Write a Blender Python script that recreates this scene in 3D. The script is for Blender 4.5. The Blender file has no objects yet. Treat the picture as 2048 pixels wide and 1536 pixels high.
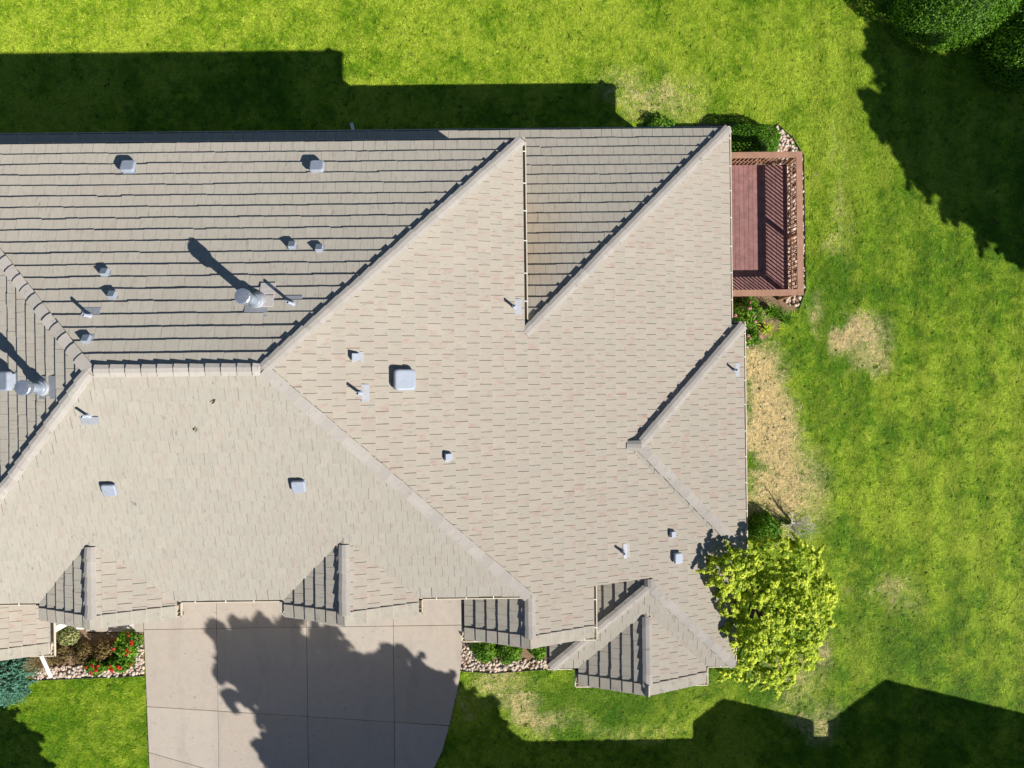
import bpy, bmesh, math, random
import numpy as np
from mathutils import Vector, Matrix

random.seed(7); RNG = np.random.default_rng(7)
S = bpy.context.scene
COL = S.collection

# ------------------------------------------------------------------ camera
CAM_H = 24.0
cd = bpy.data.cameras.new('camera'); cam = bpy.data.objects.new('camera', cd); COL.objects.link(cam)
cam.location = (0, 0, CAM_H); cam.rotation_euler = (-0.00385, -0.00723, -0.01207)
cd.sensor_width = 36.0; cd.lens = 1454.93 / 2048 * 36.0; cd.clip_end = 1000
S.camera = cam
S.render.resolution_x = 1024; S.render.resolution_y = 768

# ------------------------------------------------------------------ sky, sun, exposure
SUNV = Vector((-1.0809, 0.8693, -1.0)).normalized()          # direction the light travels
elev = math.asin(-SUNV.z); azim = math.atan2(-SUNV.x, -SUNV.y)
w = bpy.data.worlds.new('World'); S.world = w; w.use_nodes = True
nt = w.node_tree; nt.nodes.clear()
sky = nt.nodes.new('ShaderNodeTexSky'); sky.sky_type = 'NISHITA'; sky.sun_disc = False
sky.sun_elevation = elev; sky.sun_rotation = azim; sky.altitude = 1600; sky.air_density = 1.0; sky.dust_density = 0.2; sky.ozone_density = 3.0
bg = nt.nodes.new('ShaderNodeBackground'); bg.inputs['Strength'].default_value = 0.05
wo = nt.nodes.new('ShaderNodeOutputWorld')
nt.links.new(sky.outputs[0], bg.inputs[0]); nt.links.new(bg.outputs[0], wo.inputs[0])
sl = bpy.data.lights.new('sun', 'SUN'); sl.energy = 4.6; sl.angle = math.radians(0.5); sl.color = (1.0, 0.945, 0.86)
sun = bpy.data.objects.new('sun', sl); COL.objects.link(sun); sun.location = (20, -16, 30)
sun.rotation_euler = SUNV.to_track_quat('-Z', 'Y').to_euler()
vs = S.view_settings; vs.view_transform = 'Standard'; vs.look = 'None'; vs.exposure = 0.64; vs.gamma = 1.0

# ------------------------------------------------------------------ helpers
def tag(o, label=None, cat=None, group=None, kind=None):
    if label: o['label'] = label
    if cat: o['category'] = cat
    if group: o['group'] = group
    if kind: o['kind'] = kind
    return o

def link(name, me, parent=None, loc=None, mw=None):
    o = bpy.data.objects.new(name, me); COL.objects.link(o)
    if parent is not None: o.parent = parent
    if loc is not None: o.location = loc
    if mw is not None: o.matrix_local = mw
    return o

def empty(name, loc=(0, 0, 0)):
    o = bpy.data.objects.new(name, None); COL.objects.link(o); o.location = loc; o.empty_display_size = .2
    return o

def mesh(name, verts, faces, mat, smooth=False, uvs=None, tone=None):
    me = bpy.data.meshes.new(name)
    me.from_pydata([tuple(v) for v in verts], [], [tuple(f) for f in faces])
    me.materials.append(mat)
    if uvs is not None:
        l = me.uv_layers.new(name='UVMap'); l.data.foreach_set('uv', np.asarray(uvs, dtype=np.float32).ravel())
    if tone is not None:
        a = me.attributes.new('tone', 'FLOAT', 'FACE'); a.data.foreach_set('value', np.asarray(tone, dtype=np.float32))
    if smooth: me.polygons.foreach_set('use_smooth', [True] * len(me.polygons))
    me.update(); return me

class MB:
    """collects shapes into one mesh"""
    def __init__(s): s.v = []; s.f = []
    def add(s, vs, fs):
        b = len(s.v); s.v += [tuple(v) for v in vs]; s.f += [tuple(i + b for i in f) for f in fs]; return s
    def box(s, x0, x1, y0, y1, z0, z1):
        return s.add([(x0,y0,z0),(x1,y0,z0),(x1,y1,z0),(x0,y1,z0),(x0,y0,z1),(x1,y0,z1),(x1,y1,z1),(x0,y1,z1)],
                     [(0,3,2,1),(4,5,6,7),(0,1,5,4),(1,2,6,5),(2,3,7,6),(3,0,4,7)])
    def prism(s, poly, z0, z1):
        n = len(poly); vs = [(x,y,z0) for x,y in poly] + [(x,y,z1) for x,y in poly]
        fs = [tuple(range(n-1,-1,-1)), tuple(range(n,2*n))] + [(i,(i+1)%n,n+(i+1)%n,n+i) for i in range(n)]
        return s.add(vs, fs)
    def tube(s, pts, rad, n=8, cap=True):
        pts = [Vector(p) for p in pts]; rings = []
        for i, p in enumerate(pts):
            d = (pts[min(i+1, len(pts)-1)] - pts[max(i-1, 0)]).normalized()
            a = d.orthogonal().normalized() if abs(d.z) > .9 else d.cross(Vector((0,0,1))).normalized()
            b = d.cross(a)
            rings.append([p + (a*math.cos(2*math.pi*k/n) + b*math.sin(2*math.pi*k/n))*rad[i] for k in range(n)])
        vs = [v for r in rings for v in r]; fs = []
        for i in range(len(pts)-1):
            for k in range(n): fs.append((i*n+k, i*n+(k+1)%n, (i+1)*n+(k+1)%n, (i+1)*n+k))
        if cap: fs += [tuple(range(n-1,-1,-1)), tuple(range((len(pts)-1)*n, len(pts)*n))]
        return s.add(vs, fs)
    def lathe(s, prof, n=20, c=(0,0,0)):
        vs = []; fs = []; m = len(prof)
        for k in range(n):
            a = 2*math.pi*k/n
            for r, z in prof: vs.append((c[0]+r*math.cos(a), c[1]+r*math.sin(a), c[2]+z))
        for k in range(n):
            for i in range(m-1): fs.append((k*m+i, ((k+1)%n)*m+i, ((k+1)%n)*m+i+1, k*m+i+1))
        return s.add(vs, fs)
    def obj(s, name, mat, parent=None, smooth=False, loc=None):
        return link(name, mesh(name, s.v, s.f, mat, smooth), parent, loc)

def hood_mesh(name, sx, sy, h, mat):
    """low sheet-metal hood with rounded corners and a rolled top edge"""
    vs, fs = [], []; m = 24
    for k, z in ((1.0, 0), (1.0, h*.55), (.97, h*.8), (.90, h*.95), (.80, h)):
        for i in range(m):
            a = 2*math.pi*(i + .5)/m; c, s_ = math.cos(a), math.sin(a); e = .32
            vs.append((.5*sx*k*math.copysign(abs(c)**e, c), .5*sy*k*math.copysign(abs(s_)**e, s_), z))
    for r in range(4):
        for i in range(m): fs.append((r*m+i, r*m+(i+1) % m, (r+1)*m+(i+1) % m, (r+1)*m+i))
    fs += [tuple(range(4*m, 5*m)), tuple(range(m-1, -1, -1))]
    return mesh(name, vs, fs, mat, False)

def bevel_box(name, sx, sy, sz, r, mat, seg=2, taper=1.0):
    bm = bmesh.new(); bmesh.ops.create_cube(bm, size=1)
    for v in bm.verts:
        t = taper if v.co.z > 0 else 1
        v.co = Vector((v.co.x*sx*t, v.co.y*sy*t, (v.co.z+.5)*sz))
    bmesh.ops.bevel(bm, geom=bm.edges[:], offset=r, segments=seg, affect='EDGES')
    me = bpy.data.meshes.new(name); bm.to_mesh(me); bm.free(); me.materials.append(mat); return me

# ------------------------------------------------------------------ materials
def newmat(name):
    m = bpy.data.materials.new(name); m.use_nodes = True; t = m.node_tree
    return m, t, t.nodes['Principled BSDF']
def N(t, typ, **kw):
    n = t.nodes.new(typ)
    for k, v in kw.items(): setattr(n, k, v)
    return n
def inp(t, sock, v):
    if hasattr(v, 'links') or hasattr(v, 'is_linked'): t.links.new(v, sock)
    else: sock.default_value = v
def math_(t, op, a, b=0.0, clamp=False):
    n = N(t, 'ShaderNodeMath', operation=op, use_clamp=clamp); inp(t, n.inputs[0], a); inp(t, n.inputs[1], b); return n.outputs[0]
def mix(t, fac, a, b, blend='MIX'):
    n = N(t, 'ShaderNodeMix', data_type='RGBA', blend_type=blend)
    inp(t, n.inputs[0], fac); inp(t, n.inputs[6], a if not isinstance(a, tuple) else (*a, 1)); inp(t, n.inputs[7], b if not isinstance(b, tuple) else (*b, 1))
    return n.outputs[2]
def noise(t, vec, scale, detail=3, rough=.55):
    n = N(t, 'ShaderNodeTexNoise'); n.inputs['Scale'].default_value = scale; n.inputs['Detail'].default_value = detail; n.inputs['Roughness'].default_value = rough
    if vec is not None: t.links.new(vec, n.inputs['Vector'])
    return n.outputs[0]
def ramp(t, fac, lo, hi):
    n = N(t, 'ShaderNodeMapRange'); inp(t, n.inputs[0], fac); n.inputs[1].default_value = lo; n.inputs[2].default_value = hi; return n.outputs[0]
def mapping(t, vec, scale):
    n = N(t, 'ShaderNodeMapping'); n.inputs['Scale'].default_value = scale; t.links.new(vec, n.inputs['Vector']); return n.outputs[0]
def bump(t, bsdf, h, strength=.3, dist=.01):
    b = N(t, 'ShaderNodeBump'); b.inputs['Strength'].default_value = strength; b.inputs['Distance'].default_value = dist
    t.links.new(h, b.inputs['Height']); t.links.new(b.outputs[0], bsdf.inputs['Normal'])

def plain(name, col, rough=.7, metal=0.0, var=.15, scale=6.0, bmp=.15, spec=.3, objvar=0):
    m, t, b = newmat(name)
    p = N(t, 'ShaderNodeNewGeometry').outputs['Position']
    n1 = noise(t, p, scale, 5, .6); n2 = noise(t, p, scale*9, 3, .6)
    f = math_(t, 'ADD', math_(t, 'MULTIPLY', n1, .7), math_(t, 'MULTIPLY', n2, .3))
    c = mix(t, ramp(t, f, .35, .65), tuple(x*(1-var) for x in col), tuple(min(1, x*(1+var)) for x in col))
    if objvar: c = mix(t, 1.0, c, mix(t, N(t, 'ShaderNodeObjectInfo').outputs['Random'], (1-objvar,)*3, (1+objvar,)*3), 'MULTIPLY')
    t.links.new(c, b.inputs['Base Color']); b.inputs['Roughness'].default_value = rough; b.inputs['Metallic'].default_value = metal
    b.inputs['Specular IOR Level'].default_value = spec
    if bmp: bump(t, b, n2, bmp, .01)
    return m

def tile_mat(name, c0, c1, pink, use_obj=False, blot=1.0, stain=False):
    m, t, b = newmat(name)
    uv = N(t, 'ShaderNodeUVMap').outputs[0] if not use_obj else None
    if use_obj:
        tc = N(t, 'ShaderNodeTexCoord').outputs['Object']; oi = N(t, 'ShaderNodeObjectInfo')
        ad = N(t, 'ShaderNodeVectorMath', operation='ADD'); t.links.new(tc, ad.inputs[0])
        cx = N(t, 'ShaderNodeCombineXYZ'); sc = math_(t, 'MULTIPLY', oi.outputs['Random'], 37.0)
        for k in range(3): t.links.new(sc, cx.inputs[k])
        t.links.new(cx.outputs[0], ad.inputs[1]); uv = mapping(t, ad.outputs[0], (.4, 1, 1)); tone = oi.outputs['Random']
    else:
        tone = N(t, 'ShaderNodeAttribute', attribute_name='tone').outputs['Fac']
    base = mix(t, tone, c0, c1)
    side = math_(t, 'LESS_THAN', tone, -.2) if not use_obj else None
    big = noise(t, mapping(t, uv, (5.5, 2.4, 1)), 1.0, 2, .5)
    st = noise(t, mapping(t, uv, (20.0, 5.0, 1)), 1.0, 4, .6)
    fine = noise(t, mapping(t, uv, (120.0, 60.0, 1)), 1.0, 2, .6)
    pm = math_(t, 'MULTIPLY', ramp(t, big, .52, .70), ramp(t, st, .32, .58)); pm = math_(t, 'MULTIPLY', pm, 1.0*blot)
    c = mix(t, pm, base, pink)
    big2 = noise(t, mapping(t, uv, (9.0, 3.1, 1)), 1.7, 3, .6)
    gm = math_(t, 'MULTIPLY', ramp(t, big2, .57, .68), ramp(t, st, .46, .62)); gm = math_(t, 'MULTIPLY', gm, .75 if blot > .5 else 1.0)
    c = mix(t, gm, c, (.20, .20, .19))
    c = mix(t, math_(t, 'MULTIPLY', ramp(t, st, .42, .72), .16 if blot > .5 else .30), c, (.24, .21, .19))
    c = mix(t, .22, c, mix(t, ramp(t, fine, .3, .7), (.30, .27, .22), (.60, .56, .48)))
    pos = N(t, 'ShaderNodeNewGeometry').outputs['Position']
    lg = noise(t, pos, .55, 3, .5)
    c = mix(t, math_(t, 'MULTIPLY', ramp(t, lg, .3, .7), .12), c, (.40, .34, .29))
    if stain:                                   # brown run-off stain below the upper gutter
        sx = N(t, 'ShaderNodeSeparateXYZ'); t.links.new(pos, sx.inputs[0])
        m1 = math_(t, 'MULTIPLY', ramp(t, sx.outputs[0], 2.0, .7), ramp(t, sx.outputs[1], 1.6, 2.6)); m1 = math_(t, 'MULTIPLY', m1, ramp(t, sx.outputs[1], 6.4, 4.6))
        m1 = math_(t, 'MULTIPLY', m1, ramp(t, sx.outputs[0], .3, .5)); c = mix(t, math_(t, 'MULTIPLY', m1, math_(t, 'MULTIPLY', .75, lg)), c, (.40, .29, .175))
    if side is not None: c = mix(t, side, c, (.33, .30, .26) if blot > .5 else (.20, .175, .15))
    t.links.new(c, b.inputs['Base Color']); b.inputs['Roughness'].default_value = .88; b.inputs['Specular IOR Level'].default_value = .2
    bump(t, b, st, .25, .006); b.inputs['Diffuse Roughness'].default_value = .6
    return m

def leaf_mat(name, c0, c1, trans=.35, rough=.55, inst=False):
    m, t, b = newmat(name)
    if inst:
        col = N(t, 'ShaderNodeAttribute', attribute_name='gcol', attribute_type='INSTANCER').outputs['Color']
        tone = N(t, 'ShaderNodeAttribute', attribute_name='tone').outputs['Fac']
        col = mix(t, 1.0, col, mix(t, tone, (.62, .66, .6), (1.25, 1.2, 1.25)), 'MULTIPLY')
    else:
        tone = N(t, 'ShaderNodeAttribute', attribute_name='tone').outputs['Fac']; col = mix(t, tone, c0, c1)
    t.links.new(col, b.inputs['Base Color']); b.inputs['Roughness'].default_value = rough; b.inputs['Specular IOR Level'].default_value = .25
    tr = N(t, 'ShaderNodeBsdfTranslucent'); t.links.new(mix(t, 1.0, col, (1.05, 1.15, .6), 'MULTIPLY'), tr.inputs[0])
    mx = N(t, 'ShaderNodeMixShader'); mx.inputs[0].default_value = trans
    t.links.new(b.outputs[0], mx.inputs[1]); t.links.new(tr.outputs[0], mx.inputs[2])
    t.links.new(mx.outputs[0], t.nodes['Material Output'].inputs[0])
    return m

M = {}
M['tile'] = tile_mat('concrete_tile_pinkish', (.43, .395, .335), (.49, .445, .375), (.46, .29, .245), False, .8)
M['tile2'] = tile_mat('concrete_tile_grey', (.40, .385, .33), (.455, .43, .37), (.43, .30, .27), False, .45, True)
M['ridge'] = tile_mat('ridge_tile', (.41, .39, .365), (.50, .47, .44), (.42, .36, .35), True, .6)
M['tileo'] = tile_mat('rake_tile', (.42, .40, .335), (.475, .445, .375), (.44, .30, .26), True, .4)
M['felt'] = plain('roof_felt', (.05, .045, .04), .95)
M['cream'] = plain('cream_paint', (.62, .55, .43), .45, 0, .06)
M['white'] = plain('white_paint', (.80, .79, .76), .45, 0, .04)
M['siding'] = plain('wall_stucco', (.55, .48, .38), .85, 0, .08)
M['vent'] = plain('vent_paint', (.32, .36, .43), .45, .0, .08, 10)
M['galv'] = plain('galvanised', (.50, .55, .63), .3, .75, .2, 14)
M['black'] = plain('pipe_hole', (.01, .01, .01), .9)
M['flue'] = plain('flue_metal', (.26, .30, .36), .4, .15, .15, 12)
M['flash'] = plain('lead_flashing', (.34, .355, .385), .6, .1, .12, 12)
M['palef'] = plain('pale_tile', (.60, .55, .52), .85, 0, .12, 10)
M['deck'] = plain('deck_stain', (.25, .128, .12), .75, 0, .25, 5, .3, .3, .14)
M['rail'] = plain('rail_stain', (.36, .20, .135), .7, 0, .15, 6)
M['soil'] = plain('soil', (.115, .155, .022), .95, 0, .4, 3)
M['mulch'] = plain('mulch', (.24, .16, .10), .95, 0, .45, 14, .8)
M['bark'] = plain('bark', (.16, .12, .09), .95, 0, .3, 14, .6)
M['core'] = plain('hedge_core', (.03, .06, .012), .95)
M['twig'] = plain('dead_twig', (.62, .58, .54), .9, 0, .2, 14)
M['pot'] = plain('glazed_pot', (.03, .035, .05), .3, 0, .1)
M['edging'] = plain('steel_edging', (.05, .045, .04), .8)

def concrete():
    m, t, b = newmat('driveway_concrete')
    p = N(t, 'ShaderNodeNewGeometry').outputs['Position']; oi = N(t, 'ShaderNodeObjectInfo').outputs['Random']
    c = mix(t, oi, (.43, .36, .295), (.485, .43, .37))
    a = noise(t, p, .7, 5, .6); c = mix(t, math_(t, 'MULTIPLY', ramp(t, a, .35, .65), .55), c, (.41, .38, .345))
    a2 = noise(t, p, 4.0, 6, .65); c = mix(t, math_(t, 'MULTIPLY', ramp(t, a2, .45, .75), .35), c, (.33, .29, .25))
    a3 = noise(t, p, 45, 3, .6); c = mix(t, .18, c, mix(t, ramp(t, a3, .3, .7), (.26, .23, .2), (.62, .57, .5)))
    sp = noise(t, p, 9, 2, .5); c = mix(t, math_(t, 'MULTIPLY', ramp(t, sp, .66, .76), .5), c, (.2, .17, .15)); a4 = noise(t, mapping(t, p, (1.6, .35, 1)), 1.0, 4, .6); c = mix(t, math_(t, 'MULTIPLY', ramp(t, a4, .52, .70), .30), c, (.27, .25, .235))
    t.links.new(c, b.inputs['Base Color']); b.inputs['Roughness'].default_value = .9; b.inputs['Specular IOR Level'].default_value = .15
    bump(t, b, a3, .2, .004); return m
M['concrete'] = concrete()

def stone_mat():
    m, t, b = newmat('river_stone')
    tone = N(t, 'ShaderNodeAttribute', attribute_name='tone').outputs['Fac']
    n = N(t, 'ShaderNodeValToRGB'); t.links.new(tone, n.inputs[0]); e = n.color_ramp.elements
    e[0].position = 0; e[0].color = (.50, .40, .32, 1); e[1].position = 1; e[1].color = (.62, .56, .48, 1)
    for pos, c in ((.25, (.56, .47, .38, 1)), (.5, (.44, .30, .24, 1)), (.7, (.60, .50, .40, 1)), (.85, (.33, .29, .26, 1))):
        x = e.new(pos); x.color = c
    t.links.new(n.outputs[0], b.inputs['Base Color']); b.inputs['Roughness'].default_value = .75; return m
M['stone'] = stone_mat()
M['grass'] = leaf_mat('grass_blade', None, None, .3, .6, True)
M['lime'] = leaf_mat('lime_leaf', (.22, .36, .015), (.84, .88, .10), .42, .5)
M['green'] = leaf_mat('green_leaf', (.06, .17, .012), (.20, .38, .03), .3)
M['dark'] = leaf_mat('hedge_leaf', (.045, .14, .008), (.16, .34, .018), .3)
M['shade'] = leaf_mat('maple_leaf', (.05, .10, .02), (.10, .17, .03), .15)
M['juniper'] = leaf_mat('juniper_needle', (.05, .16, .11), (.18, .40, .29), .2)
M['brown'] = leaf_mat('brown_shrub', (.08, .055, .02), (.26, .19, .07), .2)
M['straw'] = leaf_mat('straw_blade', (.28, .20, .10), (.48, .37, .20), .25)
M['potleaf'] = leaf_mat('pale_leaf', (.12, .16, .05), (.50, .50, .22), .3)
M['olive'] = leaf_mat('olive_leaf', (.22, .20, .15), (.3, .28, .2), .1)
M['greyleaf'] = leaf_mat('grey_leaf', (.34, .30, .30), (.42, .38, .36), .1)
M['red'] = leaf_mat('red_petal', (.50, .02, .015), (.75, .10, .04), .25)
M['pink'] = leaf_mat('pink_petal', (.75, .32, .38), (.80, .55, .60), .25)

# ------------------------------------------------------------------ house geometry constants
P = 0.44064; XA = -9.0748; XB = -5.3101; YR = .32306; R = 8.05732; ZU = 5.46836; ZL = 2.79444
T = (R - ZU)/P; XU = XB + T; YN = YR + T; YS = YR - T; XW = XA - T
XD = XB + (R - ZL)/P; YD = 7.365; YS2 = -8.45246
TW, TE = .295, .300                       # tile width, plan exposure of a course
ED = .09                                  # tiles stop short of the gutter's outer lip
house = empty('house', (-4, 0, 0)); house.location = (0, 0, 0)
tag(house, 'large house with tan concrete tile hip roof, small gables and cream gutters', 'house')

def clip(poly, a, b):
    """keep the part of poly left of line a->b"""
    out = []; n = len(poly)
    def side(p): return (b[0]-a[0])*(p[1]-a[1]) - (b[1]-a[1])*(p[0]-a[0])
    for i in range(n):
        p, q = poly[i], poly[(i+1) % n]; sp, sq = side(p), side(q)
        if sp >= 0: out.append(p)
        if (sp >= 0) != (sq >= 0):
            k = sp/(sp-sq); out.append((p[0]+(q[0]-p[0])*k, p[1]+(q[1]-p[1])*k))
    return out
def area(p): return .5*sum(p[i][0]*p[(i+1) % len(p)][1] - p[(i+1) % len(p)][0]*p[i][1] for i in range(len(p)))

# face: up = horizontal up-slope direction, line = coordinate of the eave line along up, z0 its height
DIRS = {'N': (0, -1), 'S': (0, 1), 'E': (-1, 0), 'W': (1, 0)}
def face_frame(d, line):
    ux, uy = DIRS[d]; ax, ay = uy, -ux          # along = up rotated -90
    def toloc(x, y): return (x*ax + y*ay, (x*ux + y*uy) - line)
    def towld(a, w_): c = w_ + line; return (a*ax + c*ux, a*ay + c*uy)
    return toloc, towld
class Tiles:
    def __init__(s): s.v = []; s.f = []; s.uv = []; s.tone = []; s.full = []
TL = Tiles()

def roof_face(d, line, z0, pieces, deck=None, off=0.0, lift=0.0):
    """deck slab (a part) plus concrete tiles on it; pieces = convex xy polygons"""
    toloc, towld = face_frame(d, line)
    mb = MB()
    for poly in (deck or pieces):
        top = [(x, y, z0 + P*toloc(x, y)[1] + lift) for x, y in poly]; n = len(top)
        mb.add(top + [(x, y, z - .1) for x, y, z in top], [tuple(range(n)), tuple(range(2*n-1, n-1, -1))] + [(i, n+i, n+(i+1) % n, (i+1) % n) for i in range(n)])
    slope = mb.obj('roof_slope', M['felt'], house)
    rnd = random.Random(int(abs(line)*1000) + ord(d))
    allp = []
    for poly in pieces:
        lp = [toloc(x, y) for x, y in poly]
        if area(lp) < 0: lp.reverse()
        allp.append(lp)
    a0 = min(p[0] for lp in allp for p in lp); a1 = max(p[0] for lp in allp for p in lp)
    w0 = min(p[1] for lp in allp for p in lp); w1 = max(p[1] for lp in allp for p in lp)
    for i in range(int(math.floor(w0/TE)) - 1, int(math.ceil(w1/TE)) + 1):
        sh = off + (i % 2)*TW*.5 + rnd.uniform(-.012, .012); run = 0.0; left = 0
        for j in range(int((a0-sh)/TW) - 2, int((a1-sh)/TW) + 2):
            if left <= 0: run = rnd.gauss(0, .006); left = rnd.choice((1, 2, 2, 3, 4)); rz = rnd.gauss(0, .0022)
            left -= 1
            gk = .7 if d in 'NW' else 1; gl, gr = gk*rnd.uniform(.004, .007), gk*rnd.uniform(.004, .007)
            al, ar = sh + j*TW + gl, sh + (j+1)*TW - gr
            b0 = i*TE + ED + run + rnd.gauss(0, .0015); sk = rnd.gauss(0, .002)
            rect = [(al, b0 - sk), (ar, b0 + sk), (ar, i*TE + ED + TE + .035), (al, i*TE + ED + TE + .035)]
            tone = min(1, max(0, rnd.gauss(.5, .17))); du, dv = rnd.uniform(0, 90), rnd.uniform(0, 90)
            for lp in allp:
                pc = rect
                for k in range(len(lp)):
                    pc = clip(pc, lp[k], lp[(k+1) % len(lp)])
                    if len(pc) < 3: break
                if len(pc) < 3 or area(pc) < .0008: continue
                def h(w_): return .076 + rz - .042*(w_ - b0)/TE
                top = []
                for a, w_ in pc:
                    x, y = towld(a, w_); top.append((x, y, z0 + P*w_ + lift + h(w_)))
                n = len(top); uv = [(a - al + du, w_ - b0 + dv) for a, w_ in pc]
                full = n == 4 and abs(area(pc) - area(rect)) < 1e-6
                vs = top + [(x, y, z - .032) for x, y, z in top]
                fs = [tuple(range(n))] + [(k, n+k, n+(k+1) % n, (k+1) % n) for k in range(n)]
                if area([(v[0], v[1]) for v in top]) < 0:
                    fs = [tuple(reversed(f)) for f in fs]
                if full:                                    # interlocking lip that closes the joint a little below the surface
                    dp = .020 if d == 'E' else .006 if d == 'S' else .0035; b = len(vs); gw = .016
                    for a, w_ in ((ar, b0), (ar + gw, b0), (ar + gw, rect[2][1]), (ar, rect[2][1])):
                        x, y = towld(a, w_); vs.append((x, y, z0 + P*w_ + lift + h(w_) - dp))
                    fs.append((b, b+1, b+2, b+3) if area([(v[0], v[1]) for v in vs[b:]]) > 0 else (b+3, b+2, b+1, b)); uv = uv + uv
                uvl = []
                for f in fs:
                    for q in f: uvl.append(uv[q % n])
                cx = sum(v[0] for v in top)/n; cy = sum(v[1] for v in top)/n; cz = sum(v[2] for v in top)/n
                vd = Vector((-cx, -cy, CAM_H - cz)); D = vd.length; vd.normalize()
                nx, ny = -DIRS[d][0]*P, -DIRS[d][1]*P
                sc = (nx*vd.x + ny*vd.y + vd.z)/D**2 if full and abs(math.atan2(cx, CAM_H-cz)) < .55 and abs(math.atan2(cy, CAM_H-cz)) < .45 else 0
                TL.full.append((sc, vs, fs, uvl, tone, slope, (cx, cy, cz), d))
    return slope

# ---- main hip roof
yn, ys = YN - ED, YS + ED
roof_face('N', -YN, ZU, [[(XW, yn), (XA, YR), (XB, YR), (XU - ED*0, yn)]])
roof_face('S', YS, ZU, [[(XW, ys), (XU, ys), (XB, YR), (XA, YR)]], off=.1)
roof_face('W', XW, ZU, [[(XW + ED, YN), (XW + ED, YS), (XA, YR)]], off=.05)
APX, APY = (1.06 + XD)/2, YS2 + (XD - 1.06)/2        # top of the low south hip
RAKE = -5.45
xe = XD - ED
e1 = [(XB, YR), (XU - ED, YR - (XU - ED - XB)), (XU - ED, YR + (XU - ED - XB))]
hipN = lambda x: YD - (XD - x)
e2 = [(XU - ED, RAKE), (3.9, RAKE), (3.9, hipN(3.9)), (XU - ED, hipN(XU - ED))]
e3 = [(3.9, APY - (3.9 - APX)), (xe, APY - (xe - APX)), (xe, hipN(xe)), (3.9, hipN(3.9))]
roof_face('E', -XD, ZL, [e1, e2, e3], off=.07)
# ---- lower north roof that slides under the main eave
roof_face('N', -YD, ZL, [[(-18, YD - ED), (-18, 5.5), (.1, 5.5), (.1, YD - ED)], [(.1, YD - ED), (.1, hipN(.1)), (xe, YD - ED)]], off=.12)
# ---- bump-out on the east side
BX, BN, BS = 7.0, 1.66, -5.22; BM = (BN + BS)/2; BH = (BN - BS)/2
roof_face('E', -BX, ZL, [[(BX - ED, BN - ED), (BX - BH, BM), (BX - ED, BS + ED)]], off=.02)
roof_face('N', -BN, ZL, [[(BX - ED, BN - ED), (XD - .1, BN - ED), (BX - BH - .36, BM), (BX - BH, BM)]], off=.2)
roof_face('S', BS, ZL, [[(BX - ED, BS + ED), (BX - BH, BM), (BX - BH - .36, BM), (XD - .1, BS + ED)]], off=.2)
# ---- south gables
GABLES = []
def gable(xc, half, z0, ytop, yf, n_lo, n_hi, ylow=None):
    """small roof running south: ridge at xc, front edge yf; valley (45 deg) when ylow is None"""
    yv = (ytop - half + ED) if ylow is None else ylow
    xw, xE = xc - half + ED, xc + half - ED
    t_ = ytop if ylow is None else ylow
    roof_face('W', xc - half, z0, [[(xw, yf), (xc, yf), (xc, t_), (xw, yv)]], off=n_lo)
    roof_face('E', -(xc + half), z0, [[(xc, yf), (xE, yf), (xE, yv), (xc, t_)]], off=n_hi)
    GABLES.append((xc, half, z0, yf, t_))
gable(-10.15, 1.81, ZU, YS + 1.81, -5.60, .03, .1)
gable(-4.0, 1.79, ZU, YS + 1.79, -5.60, .1, .02)
gable(.528, 1.822, 4.55, 0, -6.56, .04, .09, ylow=-5.3)
YT4 = YS2 + 1.955
# ---- low south hip
roof_face('W', 1.06, ZL, [[(1.06 + ED, YS2 + ED), (APX, APY), (APX, -5.25), (1.06 + ED, -5.25)]], off=.05)
roof_face('S', YS2, ZL, [[(1.06 + ED, YS2 + ED), (xe, YS2 + ED), (APX, APY)]], off=.06)
gable(3.84, 1.955, ZL, YT4, -8.56, .11, .05)
gable(-15.4, 2.05, 2.6, 0, -7.5, .11, .05, ylow=-5.2)

# ---- the tiles: the 300 that show largest are pieces of their own, the rest one mesh
TL.full.sort(key=lambda q: -q[0])
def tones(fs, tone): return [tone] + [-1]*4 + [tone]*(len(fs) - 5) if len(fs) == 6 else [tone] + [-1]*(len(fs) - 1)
for sc, vs, fs, uvl, tone, slope, c, d in TL.full[:300]:
    me = mesh('tile', [(v[0]-c[0], v[1]-c[1], v[2]-c[2]) for v in vs], fs, M['tile' if d == 'E' else 'tile2'], uvs=uvl, tone=tones(fs, tone))
    link('tile', me, slope, c)
v_, f_, u_, t_, mi = [], [], [], [], []
for sc, vs, fs, uvl, tone, slope, c, d in TL.full[300:]:
    b = len(v_); v_ += vs; f_ += [tuple(i + b for i in f) for f in fs]; u_ += uvl; t_ += tones(fs, tone); mi += [0 if d == 'E' else 1]*len(fs)
me = mesh('roof_tiles', v_, f_, M['tile'], uvs=u_, tone=t_); me.materials.append(M['tile2']); me.polygons.foreach_set('material_index', mi)
tag(link('roof_tiles', me, house), kind='stuff')

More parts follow.
